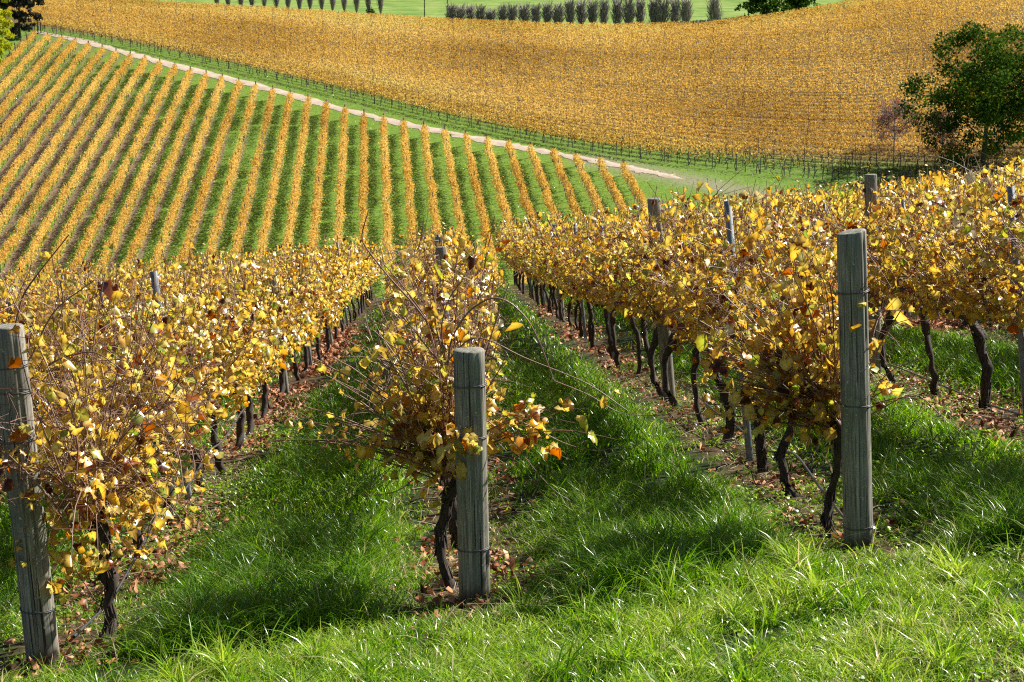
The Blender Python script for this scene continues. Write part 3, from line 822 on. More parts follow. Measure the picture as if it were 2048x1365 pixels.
# ------------------------------------------------------------------ trellis wires and drip pipes
for k in sorted(S_ROW):
    if k < -4 or k > 6: continue
    y = np.linspace(max(W_END[k], 9), 62, 26)
    x = S_ROW[k] + RX * y
    zb = height(x, y)
    root = empty('trellis_wire', (float(x[0]), float(y[0]), float(zb[0])), 'thin trellis wires strung along ' + row_text(k), 'wire', 'trellis wires of the near rows')
    for hgt in (.86, 1.18, 1.55):
        hh = np.minimum(hgt, 1.42) if k == 0 else hgt
        sh = -.085 * hgt * np.clip((y - y[0]) / 5, .15, 1)
        p = np.stack([x + sh - x[0], y - y[0], zb + hh - zb[0]], -1)
        v, f = tubes(p[None], np.full((1, 26), .0022), 4)
        link('strand', mesh_np('strand', v, [f], MAT_WIRE), root)
for k, pts in {-1: [(10.3, .10, .06), (11.3, .16, .10), (12.2, .22, .30), (13.5, .20, .36), (14.8, .22, .42), (16, .20, .50), (17.2, .16, .44), (20, .1, .5)],
               1: [(11.2, .02, .05), (12.4, -.02, .22), (13.6, .06, .32), (15, .08, .12), (16.5, .05, .2), (20, .05, .25)],
               2: [(12, .0, .2), (15, .05, .12), (17, .0, .08), (19, .05, .16), (23, .0, .2)]}.items():
    a = np.array(pts); y = np.linspace(a[0, 0], a[-1, 0], 48)
    x = S_ROW[k] + RX * y + np.interp(y, a[:, 0], a[:, 1])
    zz = height(x, y) + np.interp(y, a[:, 0], a[:, 2])
    p = np.stack([x, y, zz], -1)
    for _ in range(3): p[1:-1] = (p[:-2] + 2 * p[1:-1] + p[2:]) / 4
    v, f = tubes(p[None], np.full((1, 48), .010), 7)
    tag(link('drip_pipe', mesh_np('drip_pipe', v, [f], MAT_PIPE, None, True)), 'black drip irrigation pipe slung low along ' + row_text(k), 'pipe', 'drip pipes under the vines')

# ------------------------------------------------------------------ grass, litter
def scatter(n, y0, y1, margin=.8):
    y = np.sqrt(rng.uniform(y0 ** 2, y1 ** 2, n))
    x = rng.uniform(-1, 1, n) * (HALF_FOV * y + margin)
    return x, y

def row_distance(x, y):
    s = x - RX * y
    q = (s - S_MID) / PITCH_ROW
    k = np.round(q)
    in_row = y > 10.6 + .55 * k - .6
    return np.where(in_row, (q - k) * PITCH_ROW, 9.0)

def blades(geo, x, y, h, wd, tone, levels, curl, z0=None):
    n = len(x)
    z = height(x, y) - .01
    a = rng.uniform(0, 2 * math.pi, n)
    lean = np.stack([np.cos(a), np.sin(a)], -1)
    fa = a + math.pi / 2 + rng.normal(0, .8, n)
    face = np.stack([np.cos(fa), np.sin(fa)], -1)
    c = curl
    twist = rng.normal(0, 1.3, n)
    V = np.empty((n, levels + 1, 2, 3))
    t = np.linspace(0, 1, levels + 1)
    for i, ti in enumerate(t):
        ho = h * c * (ti ** 1.7) * .95
        ve = h * (ti * (1 - .45 * c * ti ** 1.5))
        wi = wd * (1 - ti ** 2.2) * .5 + .0004
        tw_ = fa + twist * ti; face = np.stack([np.cos(tw_), np.sin(tw_)], -1)
        V[:, i, 0, 0] = x + lean[:, 0] * ho - face[:, 0] * wi; V[:, i, 0, 1] = y + lean[:, 1] * ho - face[:, 1] * wi
        V[:, i, 1, 0] = x + lean[:, 0] * ho + face[:, 0] * wi; V[:, i, 1, 1] = y + lean[:, 1] * ho + face[:, 1] * wi
        V[:, i, :, 2] = (z + ve)[:, None]
    i = np.arange(n * (levels + 1) * 2).reshape(n, levels + 1, 2)
    q = np.stack([i[:, :-1, 0], i[:, :-1, 1], i[:, 1:, 1], i[:, 1:, 0]], -1).reshape(-1, 4)
    geo.add(V, [q], tone=np.repeat(tone, (levels + 1) * 2))

gg = Geo()
for (n, ya, yb, lev, wmul) in ((480000, 6.0, 13.5, 4, 1.0), (270000, 13.5, 26, 3, 1.7), (150000, 26, 64, 2, 3.2)):
    x, y = scatter(n, ya, yb, 3.0)
    # blades gather in tussocks
    cl = rng.random(n) < .5
    gx, gy = np.round(x / .17 + rng.normal(0, .001, n)), np.round(y / .17)
    hx = np.sin(gx * 127.1 + gy * 311.7) * 43758.5; hx -= np.floor(hx)
    hy = np.sin(gx * 269.5 + gy * 183.3) * 43758.5; hy -= np.floor(hy)
    x = np.where(cl, (gx + hx - .5) * .17 + rng.normal(0, .028, n), x)
    y = np.where(cl, (gy + hy - .5) * .17 + rng.normal(0, .028, n), y)
    rd = row_distance(x, y)
    d = np.abs(rd)
    nz = snoise(x, y, 1.6, 3); nb = snoise(x, y, .5, 8); nf = snoise(x, y, 5.0, 9)
    far_ = np.clip((y - 12.5) / 2.5, 0, 1) * (x - RX * y > S_MID - .9)
    cover = np.clip((d - .10 - .20 * nz) / .30, .16 + .45 * far_, 1) * np.clip(.72 + .95 * nf + .25 * nb, .05, 1)
    keep = rng.random(n) < cover
    x, y, d, nz, nb, nf, hx, cl = x[keep], y[keep], d[keep], nz[keep], nb[keep], nf[keep], hx[keep], cl[keep]
    n = len(x)
    alley = np.clip((d - .40) / .4, 0, 1) * (d < 8)
    front = d > 8
    tall = (hx > .84) & cl; tuft = hx > .95
    h = np.where(front, .070 + .025 * nb + .09 * tall + .10 * (tuft & cl), .055 + .145 * alley * (1 + .35 * nb) + .08 * tall * alley) * np.clip(rng.lognormal(0, .38, n), .35, 2.6)
    h = np.clip(h, .025, .40)
    wd = np.where(tall, rng.uniform(.006, .012, n), rng.uniform(.0035, .0078, n)) * wmul
    tone = np.clip(.54 + .09 * nz + .07 * nf + rng.normal(0, .24, n) + (.04 + .16 * nf) * front - .12 * alley - .10 * tall * (hx < .92) + .12 * nb * front, 0, .94)
    dry = rng.random(n) < np.where(front, .06 + .10 * (nz > .6), .02 + .16 * (1 - alley))
    tone = np.where(dry, rng.uniform(.965, 1, n), tone)
    blades(gg, x, y, h, wd, tone, lev, np.clip(rng.beta(2.4, 1.3, n) + .12, 0, 1.05))
tag(link('grass', gg.mesh('grass', MAT_GRASS)), 'lush green grass between and in front of the near rows', 'grass', kind='stuff')

# low broad-leaved weeds mixed in
wg = Geo()
x, y = scatter(62000, 6.2, 22, 2.8)
d = np.abs(row_distance(x, y))
k = snoise(x, y, 1.1, 21) + .5 * snoise(x, y, 4.0, 22) + np.where(d < .8, .25, 0) > .42
x, y = x[k], y[k]; n = len(x)
pos = np.column_stack([x, y, height(x, y) + rng.uniform(.01, .07, n)])
leaves(wg, pos, rng.uniform(.018, .042, n), np.clip(rng.normal(.72, .13, n), .3, .95), 1, np.column_stack([rng.normal(0, .4, n), rng.normal(0, .4, n), np.ones(n)]), rng, .6,
       np.column_stack([rng.normal(0, 1, n), rng.normal(0, 1, n), np.zeros(n)]))
tag(link('clover', wg.mesh('clover', MAT_GRASS)), 'low clover-like weeds among the grass near the posts', 'weeds', kind='stuff')

lg = Geo()
n = 110000
y = np.sqrt(rng.uniform(8.5 ** 2, 46 ** 2, n)); k = rng.integers(-4, 6, n)
s = np.array([S_ROW[int(i)] for i in range(-4, 6)])[k + 4]
x = s + RX * y + rng.normal(.07, .33, n)
ok = (np.abs(x) < HALF_FOV * y + 2.8) & (y > 10.6 + .55 * k - .75) & (snoise(x, y, 2.2, 31) + rng.normal(0, .4, n) > -.15)
ok &= rng.random(n) < np.clip(16 / y, 0, 1) * np.where((k >= 0) & (k < 2) & (y > 14), .30, 1.0)
x, y = x[ok], y[ok]; n = len(x)
pos = np.column_stack([x, y, height(x, y) + rng.uniform(.01, .05, n)])
leaves(lg, pos, rng.uniform(.035, .085, n) * np.clip(y / 22, 1, 1.5), rng.beta(1.6, 1.6, n), 1, np.column_stack([rng.normal(0, .5, n), rng.normal(0, .5, n), np.ones(n)]), rng, 1.5,
       np.column_stack([rng.normal(0, 1, n), rng.normal(0, 1, n), rng.normal(0, .3, n)]))
tag(link('leaf_litter', lg.mesh('leaf_litter', MAT_LITTER)), 'fallen brown and rust leaves scattered under the vine rows', 'fallen leaves', kind='stuff')
# straw and prunings
n = 5000
y = np.sqrt(rng.uniform(8.5 ** 2, 24 ** 2, n)); k = rng.integers(-2, 4, n)
x = np.array([S_ROW[int(i)] for i in range(-2, 4)])[k + 2] + RX * y + rng.normal(0, .28, n)
ok = (np.abs(x) < HALF_FOV * y + 2.8) & (y > 10.6 + .55 * k - .9)
x, y = x[ok], y[ok]; n = len(x)
a = rng.uniform(0, 6.283, n); L = rng.lognormal(-2.0, .5, n)
dv = np.stack([np.cos(a) * L, np.sin(a) * L, rng.normal(0, .12, n) * L], -1)
p0 = np.column_stack([x, y, height(x, y) + rng.uniform(.015, .05, n)])
q = np.linspace(-.5, .5, 4)[None, :, None]
P = p0[:, None] + dv[:, None] * q + np.stack([np.zeros(n), np.zeros(n), .1 * L], -1)[:, None] * (.25 - q ** 2)
v, f = tubes(P, np.repeat(rng.uniform(.0012, .0032, n)[:, None], 4, 1), 3)
tag(link('dry_straw', mesh_np('dry_straw', v, [f], MAT_STRAW)), 'pale dry straw and prunings lying under the vine rows', 'straw', kind='stuff')

# ------------------------------------------------------------------ the hillside rows
def cards(geo, pos, size, tone, r=rng, upbias=.5):
    n = len(pos)
    nv = nrm(np.column_stack([r.normal(0, .8, n), r.normal(0, .8, n), r.normal(upbias, .5, n)]))
    tv = r.normal(0, 1, (n, 3)); tv = nrm(tv - nv * np.sum(tv * nv, 1, keepdims=True)); bv = np.cross(nv, tv)
    s = size[:, None]
    v = np.stack([pos - tv * s * .5, pos + bv * s * .5 + nv * s * .12, pos + tv * s * .5, pos - bv * s * .45 + nv * s * .1], 1)
    geo.add(v, [np.arange(n * 4).reshape(n, 4)], tone=np.repeat(tone, 4), edge=0)

YB = 116.0
for k in range(-3, 31):
    s = HILL_S0 + k * HILL_DS
    # top end: where the row meets the headland below the track
    yt = None
    for yy in np.arange(300, 150, -.25):
        xx = s + HX * yy; p = CX + F * xx / yy
        zz = -HH + HB * yy
        py = CY - F * math.tan(math.atan2(zz, yy) + PITCH)
        if py > max(np.interp(p, _rpx, _rpy) + 17, 128 - (p - 4) * .84 + 10): yt = yy; break
    r = np.random.default_rng(503 + k)
    L = yt - YB
    n = int(L * 230)
    y = YB + L * r.random(n)
    dens = 1 + .35 * snoise(y, y * 0 + k * 3, .5, 60)
    thin = np.where((k in (12, 13)) & (y < yt - 18) & (y > yt - 34), .35, 1.0)
    miss = np.where(snoise(y, y * 0 + k * 7.3, 1.3, 66) > 1.25, .25, 1.0)
    ok = r.random(n) < np.clip(dens * thin * miss * .8, .05, 1)
    y = y[ok]; n = len(y)
    wob = .10 * snoise(y, y * 0 + k, .9, 61)
    x = s + HX * y + wob + r.normal(0, .22, n)
    zt = .80 + .85 * r.beta(1.4, 1.2, n) + .10 * snoise(y, y * 0 + 5 * k, .8, 62)
    zt -= .35 * r.random(n) * (np.abs(x - s - HX * y) > .3)
    g = Geo()
    cards(g, np.column_stack([x, y, height(x, y) + zt]), r.uniform(.09, .18, n), np.clip(r.normal(.60 + .09 * math.sin(k * 2.7), .15, n) + .12 * snoise(y, y * 0 + k * 1.7, .2, 63), 0, 1), r)
    o = link('vine_row', g.mesh('vine_row', MAT_HILL_LEAF))
    lab = 'golden vine row on the green hillside, %s from the left below the track' % ORD[k + 3]
    tag(o, lab, 'vine row', 'vine rows on the hillside')
    g = Geo()
    ty = np.arange(YB + .5, yt, 1.5) + r.normal(0, .12, len(np.arange(YB + .5, yt, 1.5)))
    m = len(ty); tx = s + HX * ty + r.normal(0, .04, m); tz = height(tx, ty)
    P = np.stack([np.stack([tx, ty, tz - .05], -1), np.stack([tx + r.normal(0, .07, m), ty + r.normal(0, .1, m), tz + .5], -1), np.stack([tx, ty, tz + 1.15], -1)], 1)
    v, f = tubes(P, np.full((m, 3), .040), 4); g.add(v, [f])
    tag(link('trunk_line', g.mesh('trunk_line', MAT_DARKSTEM), o), kind='stuff')
    g = Geo()
    py_ = np.append(np.arange(yt - 6, YB, -6.0), yt)
    m = len(py_); px_ = s + HX * py_; pz = height(px_, py_)
    P = np.stack([np.stack([px_, py_, pz - .1], -1), np.stack([px_, py_, pz + 1.85], -1)], 1)
    v, f = tubes(P, np.where(py_ == yt, .09, .05)[:, None] * np.ones((m, 2)), 6); g.add(v, [f])
    tag(link('post_line', g.mesh('post_line', MAT_GREYPOST), o), kind='stuff')

# short sward on the hillside and the headlands
hg = Geo()
n = 50000
y = rng.uniform(140, 262, n); x = rng.uniform(-.31, .31, n) * y
p = CX + F * x / y
dr = np.interp(p, DR_X, DR_Y)
ok = (y < dr + 4)
x, y = x[ok], y[ok]; n = len(x)
tone = np.clip(rng.normal(.78, .14, n) + .1 * snoise(x, y, .35, 71), .1, .94)
blades(hg, x, y, rng.uniform(.08, .22, n), rng.uniform(.06, .14, n), tone, 1, rng.uniform(.1, .7, n))
tag(link('hill_grass', hg.mesh('hill_grass', MAT_GRASS)), 'short green sward between the hillside rows', 'grass', kind='stuff')

# ------------------------------------------------------------------ the great golden vineyard beyond the track
def field_row(j, ps):
    d = np.interp(ps, DR_X, DR_Y)
    dc = np.interp(ps, CREST_X, CREST_D)
    y = d + 2.2 + j * 2.9 * np.interp(ps, [0, 1100, 1500, 2048], [1.12, 1.0, .92, .9])
    return (ps - CX) / F * y, y, y < dc + 2

def row_samples(j, n, r, p0=60, p1=2120):
    n = int(n)
    ps = r.uniform(p0, p1, n)
    x, y, ok = field_row(j, ps)
    return x[ok], y[ok], ps[ok]

FRONT = 4
for j in range(FRONT):
    r = np.random.default_rng(700 + j)
    x, y, p = row_samples(j, 11500, r)
    bare = np.clip((p - 1180 - 100 * j) / 260, 0, 1) * np.clip((3.4 - j) / 1.2, 0, 1)
    ok = r.random(len(x)) < (1 - .93 * bare)
    x, y = x[ok], y[ok]; n = len(x)
    zt = .95 + .95 * r.beta(1.5, 1.3, n)
    g = Geo()
    cards(g, np.column_stack([x + r.normal(0, .2, n), y + r.normal(0, .3, n), height(x, y) + zt]), r.uniform(.12, .24, n), np.clip(r.normal(.5, .24, n) + .1 * snoise(x, y, .3, 81), 0, 1), r)
    o = link('vine_row', g.mesh('vine_row', MAT_FIELD_LEAF))
    tag(o, ['first golden vine row beyond the track, its dark trunks showing above grass', 'second golden vine row beyond the track, bare at its right end', 'third golden vine row beyond the track, sparse at its right end',
            'fourth golden vine row beyond the track, just behind three sparser rows'][j], 'vine row', 'front rows of the great vineyard')
    ps = np.arange(64, 2110, 19.0) + r.normal(0, 3, len(np.arange(64, 2110, 19.0)))
    x, y, ok = field_row(j, ps); m = len(x); z = height(x, y)
    wob = r.normal(0, .15, (m, 2))
    P = np.stack([np.stack([x, y, z - .05], -1), np.stack([x + wob[:, 0], y, z + .55], -1), np.stack([x + wob[:, 1], y, z + 1.1], -1)], 1)
    g = Geo(); v, f = tubes(P, np.full((m, 3), .045), 4); g.add(v, [f])
    tw = shoots(np.stack([x, y, z + 1.05], -1).repeat(3, 0), np.column_stack([r.normal(0, 1, 3 * m), r.normal(0, .5, 3 * m), r.normal(.4, .4, 3 * m)]), r.uniform(.4, .8, 3 * m), 4, .2, .3, r)
    v, f = tubes(tw, np.full((3 * m, 4), .02), 3); g.add(v, [f])
    ps2 = np.linspace(60, 2110, 120); x2, y2, _ = field_row(j, ps2)
    P = np.stack([x2, y2, height(x2, y2) + 1.05], -1)[None]
    v, f = tubes(P, np.full((1, 120), .022), 4); g.add(v, [f])
    tag(link('trunk_line', g.mesh('trunk_line', MAT_DARKSTEM), o), kind='stuff')
    ps = np.arange(80 + 13 * j, 2110, 48.0)
    x, y, ok = field_row(j, ps); m = len(x); z = height(x, y)
    P = np.stack([np.stack([x, y, z - .1], -1), np.stack([x, y, z + 1.75], -1)], 1)
    v, f = tubes(P, np.full((m, 2), .06), 6)
    tag(link('post_line', mesh_np('post_line', v, [f], MAT_GREYPOST), o), kind='stuff')

vg = Geo()
r = np.random.default_rng(777)
for j in range(FRONT, 95):
    n = int(14500 * (.42 if j > 14 else .75) * (1.2 if j > 45 else 1))
    x, y, p = row_samples(j, n, r, -20, 2200)
    if len(x) == 0: break
    vinegap = np.sin(p * .33 + j * 1.3) + r.normal(0, .6, len(x)) > -1.1
    x, y, p = x[vinegap], y[vinegap], p[vinegap]; n = len(x)
    zt = 1.05 + .85 * r.beta(1.7, 1.2, n) + .12 * snoise(x, y, .6, 90)
    patch = -.12 * math.exp(-((j - 20) / 12) ** 2) + .06 * (j > 36) + .19 * snoise(x, y, .045, 91) + .13 * snoise(x, y, .16, 92) - .10 * (np.sin(p * .12 + 2.0 * np.sin(j * .2)) > .93) - .12 * (j % 7 == 3)
    size = r.uniform(.13, .25, n) * (1.0 if j < 15 else 1.2)
    cards(vg, np.column_stack([x + r.normal(0, .25, n), y + r.normal(0, .16, n), height(x, y) + zt]), size, np.clip(r.normal(.57, .10, n) + patch, 0, 1), r, .6)
fp = Geo()
for j in range(FRONT, 95, 3):
    ps = np.arange(-20, 2200, 31.0 + (j % 3)) + r.normal(0, 2, len(np.arange(-20, 2200, 31.0 + (j % 3))))
    x, y, ok = field_row(j, ps); x, y = x[ok], y[ok]
    if len(x) == 0: break
    z = height(x, y)
    P = np.stack([np.stack([x, y, z], -1), np.stack([x + r.normal(0, .04, len(x)), y, z + r.uniform(1.7, 2.15, len(x))], -1)], 1)
    v, f = tubes(P, np.full((len(x), 2), .05), 4); fp.add(v, [f])
print('field verts', vg.n)
vy = tag(link('vineyard', vg.mesh('vineyard', MAT_FIELD_LEAF)), 'broad golden vineyard covering the slope beyond the track', 'vineyard', kind='stuff')
tag(link('post_line', fp.mesh('post_line', MAT_GREYPOST), vy), kind='stuff')

# ------------------------------------------------------------------ trees
def at_ground(px, y):
    x = (px - CX) / F * y
    return x, y, float(height(x, y))

def branchy(geo, base, h, rad, r, limbs=7, spread=.5, first=.25, lean=0.0, thin=1.0):
    K = 8; t = np.linspace(0, 1, K)
    tr = np.array(base) + np.stack([lean * t * h + r.normal(0, .012 * h, K).cumsum() * .4, r.normal(0, .012 * h, K).cumsum() * .4, t * h], -1)
    tr[0] = np.array(base) - (0, 0, .2)
    v, f = tubes(tr[None], (rad * (1 - .8 * t))[None], 8); geo.add(v, [f])
    ends = [tr[-1]]
    for i in range(limbs):
        u = r.uniform(first, .9); k = u * (K - 1); p = tr[int(k)] * (1 - k % 1) + tr[min(int(k) + 1, K - 1)] * (k % 1)
        a = i / limbs * 6.283 * 1.618 + r.uniform(-.4, .4)
        d = np.array([[math.cos(a) * spread, math.sin(a) * spread, r.uniform(.35, .8)]])
        L = h * r.uniform(.28, .5) * (1.1 - .5 * u)
        sh = shoots(p[None], d, np.array([L]), 6, .0, .10 / max(L, .1), r)
        v, f = tubes(sh, np.linspace(rad * .4 * (1 - .5 * u), rad * .08, 6)[None] * thin, 5); geo.add(v, [f])
        ends += [sh[0, -1], sh[0, 3]]
        for q in range(3):
            kk = r.integers(2, 6); d2 = np.array([[r.normal(0, 1), r.normal(0, 1), r.uniform(.1, .9)]])
            s2 = shoots(sh[0, kk][None], d2, np.array([L * .5]), 5, .0, .15 / max(L, .1), r)
            v, f = tubes(s2, np.linspace(rad * .15, rad * .04, 5)[None] * thin, 4); geo.add(v, [f])
            ends.append(s2[0, -1])
    return np.array(ends)

def crown(geo, centers, crad, per, size, r, tone0=.5, sd=.2):
    for c, cr in zip(centers, crad):
        n = int(per * cr ** 2)
        d = nrm(r.normal(0, 1, (n, 3))) * (r.random(n) ** .45)[:, None] * cr * np.array([1, 1, .75])
        cards(geo, c + d, r.uniform(.6, 1.3, n) * size, np.clip(r.normal(tone0, sd, n) + r.normal(0, .1), 0, 1), r, .5)

MAT_OAK = leafy('oak_leaf', [(0, (.015, .035, .008)), (.5, (.042, .088, .015)), (.85, (.10, .17, .025)), (.95, (.18, .19, .03)), (1, (.45, .28, .05))], trans=.4, gloss=0, jitter=False)
MAT_CONIFER = leafy('conifer_needle', [(0, (.016, .02, .016)), (.5, (.06, .065, .05)), (1, (.16, .145, .11))], trans=.2, gloss=0, jitter=False)
MAT_YELLOWTREE = leafy('yellow_leaf', [(0, (.14, .20, .02)), (.5, (.36, .42, .04)), (1, (.62, .56, .05))], trans=.4, gloss=0, jitter=False)
MAT_REDLEAF = leafy('red_leaf', [(0, (.22, .05, .05)), (.6, (.42, .13, .11)), (1, (.55, .33, .22))], trans=.3, gloss=0, jitter=False)
MAT_TRUNK = solid('tree_bark', (.05, .042, .035), .95, noise=(.09, .08, .065), bump=.5, scale=3)
MAT_TWIG = solid('bare_twig', (.24, .20, .19), .9, noise=(.36, .31, .30), scale=2)
MAT_HEDGE = leafy('hedge_leaf', [(0, (.05, .07, .05)), (.6, (.12, .15, .10)), (1, (.22, .25, .17))], trans=.2, gloss=0, jitter=False)

def tree(name, label, cat, px, y, h, cw, seed, mat, size, per, nclump, ctone=.5, trunk_h=.28, rad=.3, group=None, bark=None, sd=.2):
    r = np.random.default_rng(seed)
    x, y, z = at_ground(px, y)
    root = empty(name, (x, y, z), label, cat, group)
    g = Geo()
    ends = branchy(g, (0, 0, 0), h * .8, rad, r, 9, cw / h * 1.1, .3)
    link('trunk', g.mesh('trunk', bark or MAT_TRUNK, True), root)
    g = Geo()
    u = nrm(r.normal(0, 1, (nclump, 3))) * (r.random(nclump) ** .4)[:, None]
    cc = np.column_stack([u[:, 0] * cw, u[:, 1] * cw, h * (trunk_h + (1 - trunk_h) * .5) + u[:, 2] * h * (1 - trunk_h) * .5])
    cc = np.concatenate([cc, ends[ends[:, 2] > h * trunk_h]])
    crown(g, cc, r.uniform(.45, 1.0, len(cc)) * cw * .20, per, size, r, ctone, sd)
    link('crown', g.mesh('crown', mat), root)
    return root
tree('oak_tree', 'large dark green spreading tree beside the reddish bare shrub', 'tree', 1965, 190, 16.6, 9.6, 35, MAT_OAK, .30, 70, 128, .52, .06, .34)
tree('oak_tree', 'dark shady tree cut by the photo edge beside the large spreading tree', 'tree', 2085, 197, 16.0, 6.5, 32, MAT_OAK, .32, 85, 95, .45, .0, .3)
tree('yellow_poplar', 'bright yellow-green tree at the upper left corner beside the dark conifer', 'tree', -26, 246, 13.0, 5.0, 33, MAT_YELLOWTREE, .34, 150, 130, .62, -.12, .25)
tree('conifer_tree', 'dark grey-green conifer behind the yellow tree at the fence', 'tree', 55, 268, 12.0, 4.2, 34, MAT_CONIFER, .4, 150, 130, .4, .0, .25)

# reddish half-bare shrub below the big tree
r = np.random.default_rng(41)
for (px, yy, hh, cw, lab) in ((1785, 197, 7.6, 7.8, 'reddish half-bare shrubby tree in front of the large dark tree'), (1880, 196, 6.4, 5.5, 'greyish twiggy shrub between the reddish shrub and the dark tree trunk')):
    x, yq, z = at_ground(px, yy)
    root = empty('bare_shrub', (x, yq, z), lab, 'shrub')
    g = Geo(); en = branchy(g, (0, 0, 0), hh * .9, .10, r, 24, cw / hh * 1.5, .10)
    tw = shoots(en.repeat(6, 0), r.normal(0, 1, (len(en) * 6, 3)) + (0, 0, .4), r.uniform(.5, 1.2, len(en) * 6), 4, 0, .2, r)
    v, f = tubes(tw, np.full((len(tw), 4), .018), 3); g.add(v, [f])
    link('trunk', g.mesh('trunk', MAT_TWIG, True), root)
    g = Geo(); crown(g, en, np.full(len(en), .75), 26, .17, r, .45, .3)
    link('foliage', g.mesh('foliage', MAT_REDLEAF), root)

# bare poplars across the valley
def bare_poplar(seed, h, wd):
    r = np.random.default_rng(seed)
    g = Geo(); K = 6; t = np.linspace(0, 1, K)
    tr = np.stack([r.normal(0, .05, K), r.normal(0, .05, K), t * h * .8 - .2], -1)
    v, f = tubes(tr[None], (.22 * (1 - .75 * t))[None], 6); g.add(v, [f])
    trunk = g.mesh('trunk', MAT_TWIG, True)
    n = 260
    u = r.uniform(.04, .75, n); a = r.uniform(0, 6.283, n); L = h * r.uniform(.25, .5, n) * (1.1 - u * .4)
    st = np.column_stack([np.cos(a) * .05, np.sin(a) * .05, u * h * .8])
    d = np.column_stack([np.cos(a) * .5, np.sin(a) * .5, np.ones(n)]) + r.normal(0, .08, (n, 3))
    sh = shoots(st, d, L, 5, -.1, .05, r)
    sh[..., :2] = np.clip(sh[..., :2], -wd, wd)
    g = Geo(); v, f = tubes(sh, np.linspace(.06, .04, 5)[None] * np.ones((n, 1)), 3); g.add(v, [f])
    return trunk, g.mesh('crown', MAT_TWIG)
MAT_PALETWIG = solid('pale_twig', (.42, .38, .37), .9, noise=(.55, .52, .50), scale=2)
POP = [bare_poplar(50 + i, 7.0, 1.5) for i in range(4)]
POPZ = max(v.co.z for p in POP for v in p[1].vertices) * .97
pop_px = [905, 922, 942, 962, 983, 1005, 1024, 1048, 1071, 1094, 1115, 1138, 1160, 1183, 1205, 1231, 1253, 1276, 1303, 1321, 1344, 1365, 1422]
pop_top = [6, 8, 7, 9, 16, 7, 6, 6, 6, 2, 4, -3, -4, -5, -6, -8, -9, -8, -10, -9, -8, -9, -14]
for i, (px, tp_) in enumerate(zip(pop_px, pop_top)):
    yy = 540 - (px - 900) * .08
    x, yq, z = at_ground(px, yy)
    hh = (HORIZON - tp_) / F * yy - z
    root = empty('bare_poplar', (x, yq, z), 'grey bare poplar across the valley, %s from the left in the dense row' % ORD[i], 'tree', 'bare poplars across the valley')
    root.scale = (1.4 + .25 * math.sin(i * 2.1), 1.4, max(hh, 4) / POPZ)
    root.rotation_euler.z = i * 1.3
    for nm, me in zip(('trunk', 'crown'), POP[i % 4]): link(nm, me, root)
pop2 = [445, 467, 492, 514, 538, 562, 585, 607, 628, 651, 672, 695, 719, 742, 766]
for i, px in enumerate(pop2):
    yy = 600 + (760 - px) * .09
    x, yq, z = at_ground(px, yy)
    root = empty('bare_poplar', (x, yq, z), 'tall thin bare tree over the golden crest, %s from the left' % ORD[i], 'tree', 'thin bare trees over the crest')
    root.scale = (.9, .9, 2.0)
    root.rotation_euler.z = i * 2.1
    for nm, me in zip(('trunk', 'crown'), POP[(i + 1) % 4]): link(nm, me, root)

for (px, yy, hh, cw, seed, lab) in ((1512, 545, 12, 8.5, 61, 'dark evergreen tree beyond the crest right of the bare poplars'), (1582, 560, 12, 9, 62, 'dark evergreen tree half hidden by the rising golden crest'), (748, 600, 3.2, 2.0, 63, 'small round bush at the right end of the thin bare trees')):
    tree('evergreen_tree', lab, 'tree', px, yy, hh, cw, seed, MAT_OAK, .8, 16, 60, .35, -.05, .3)
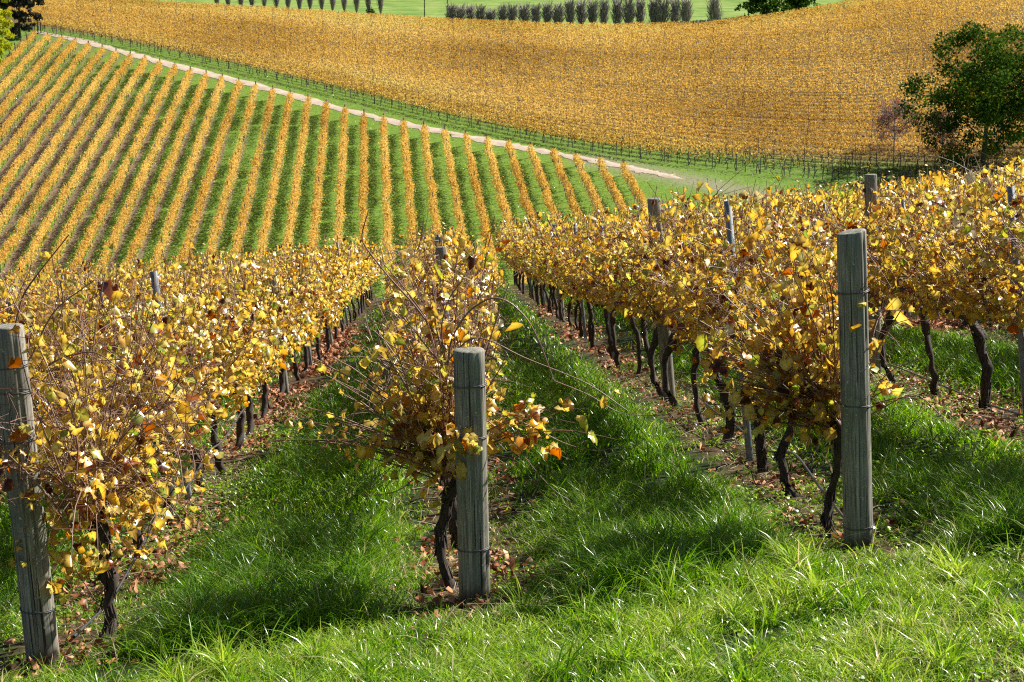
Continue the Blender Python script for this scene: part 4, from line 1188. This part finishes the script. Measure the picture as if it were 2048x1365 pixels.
# low grey hedge along the crest
r = np.random.default_rng(64)
g = Geo(); ps = r.uniform(1330, 1480, 2600); yy = 430 + r.normal(0, 2.0, 2600); x = (ps - CX) / F * yy
zz = (HORIZON - np.interp(ps, [1330, 1400, 1480], [52, 47, 40])) / F * yy
cards(g, np.column_stack([x, yy, zz + r.uniform(-2.6, .7, 2600)]), r.uniform(.5, .9, 2600), r.random(2600), r)
tag(link('hedge', g.mesh('hedge', MAT_HEDGE)), 'low grey-green hedge at the foot of the bare poplars', 'hedge')
# two dark power poles
for px, yy, lab in ((852, 590, 'dark wooden power pole standing in the green valley field'), (897, 620, 'dark pole rising behind the first dense bare poplar')):
    x, yq, z = at_ground(px, yy)
    g = Geo(); v, f = tubes(np.array([[[0, 0, -.3], [.05, 0, 5], [.1, 0, 11]]]), np.array([[.2, .18, .14]]), 8); g.add(v, [f])
    v, f = box((.1, 0, 10.3), (2.2, .14, .16)); g.add(v, f)
    tag(link('power_pole', g.mesh('power_pole', MAT_DARKSTEM), None, (x, yq, z)), lab, 'pole')

# fence posts down the left edge of the hill
fence = [(4, 128), (20, 118), (31, 106), (43, 95), (54, 85), (66, 76)]
for i, (px, py) in enumerate(fence):
    x, yq = cast_hill(px, py + 3)
    g = Geo(); v, f = tubes(np.array([[[0, 0, -.2], [.0, 0, 1.0], [-.1, 0, 1.75]]]), np.array([[.07, .07, .06]]), 7); g.add(v, [f])
    tag(link('fence_post', g.mesh('fence_post', MAT_DARKSTEM), None, (x, yq, float(height(x, yq)))), 'thin dark fence post by the yellow tree, %s up the slope' % ORD[i], 'fence post', 'fence posts by the yellow tree')
for i, (px, py, hh, lab) in enumerate(((76, 69, 1.9, 'dark gate post with a white cap strip where the track ends'), (82, 67, 1.7, 'dark gate post beside the white-capped post'))):
    x, yq = cast_hill(px, py)
    g = Geo(); v, f = tubes(np.array([[[0, 0, -.2], [0, 0, hh]]]), np.full((1, 2), .10), 8); g.add(v, [f])
    o = tag(link('gate_post', g.mesh('gate_post', MAT_DARKSTEM), None, (x, yq, float(height(x, yq)))), lab, 'post')
    if i == 0:
        v, f = box((.25, 0, hh + .2), (.75, .1, .22), Matrix.Rotation(-.7, 3, 'Y'))
        link('white_board', mesh_np('white_board', v, f, solid('white_paint', (.8, .8, .78), .5)), o)
print('done')
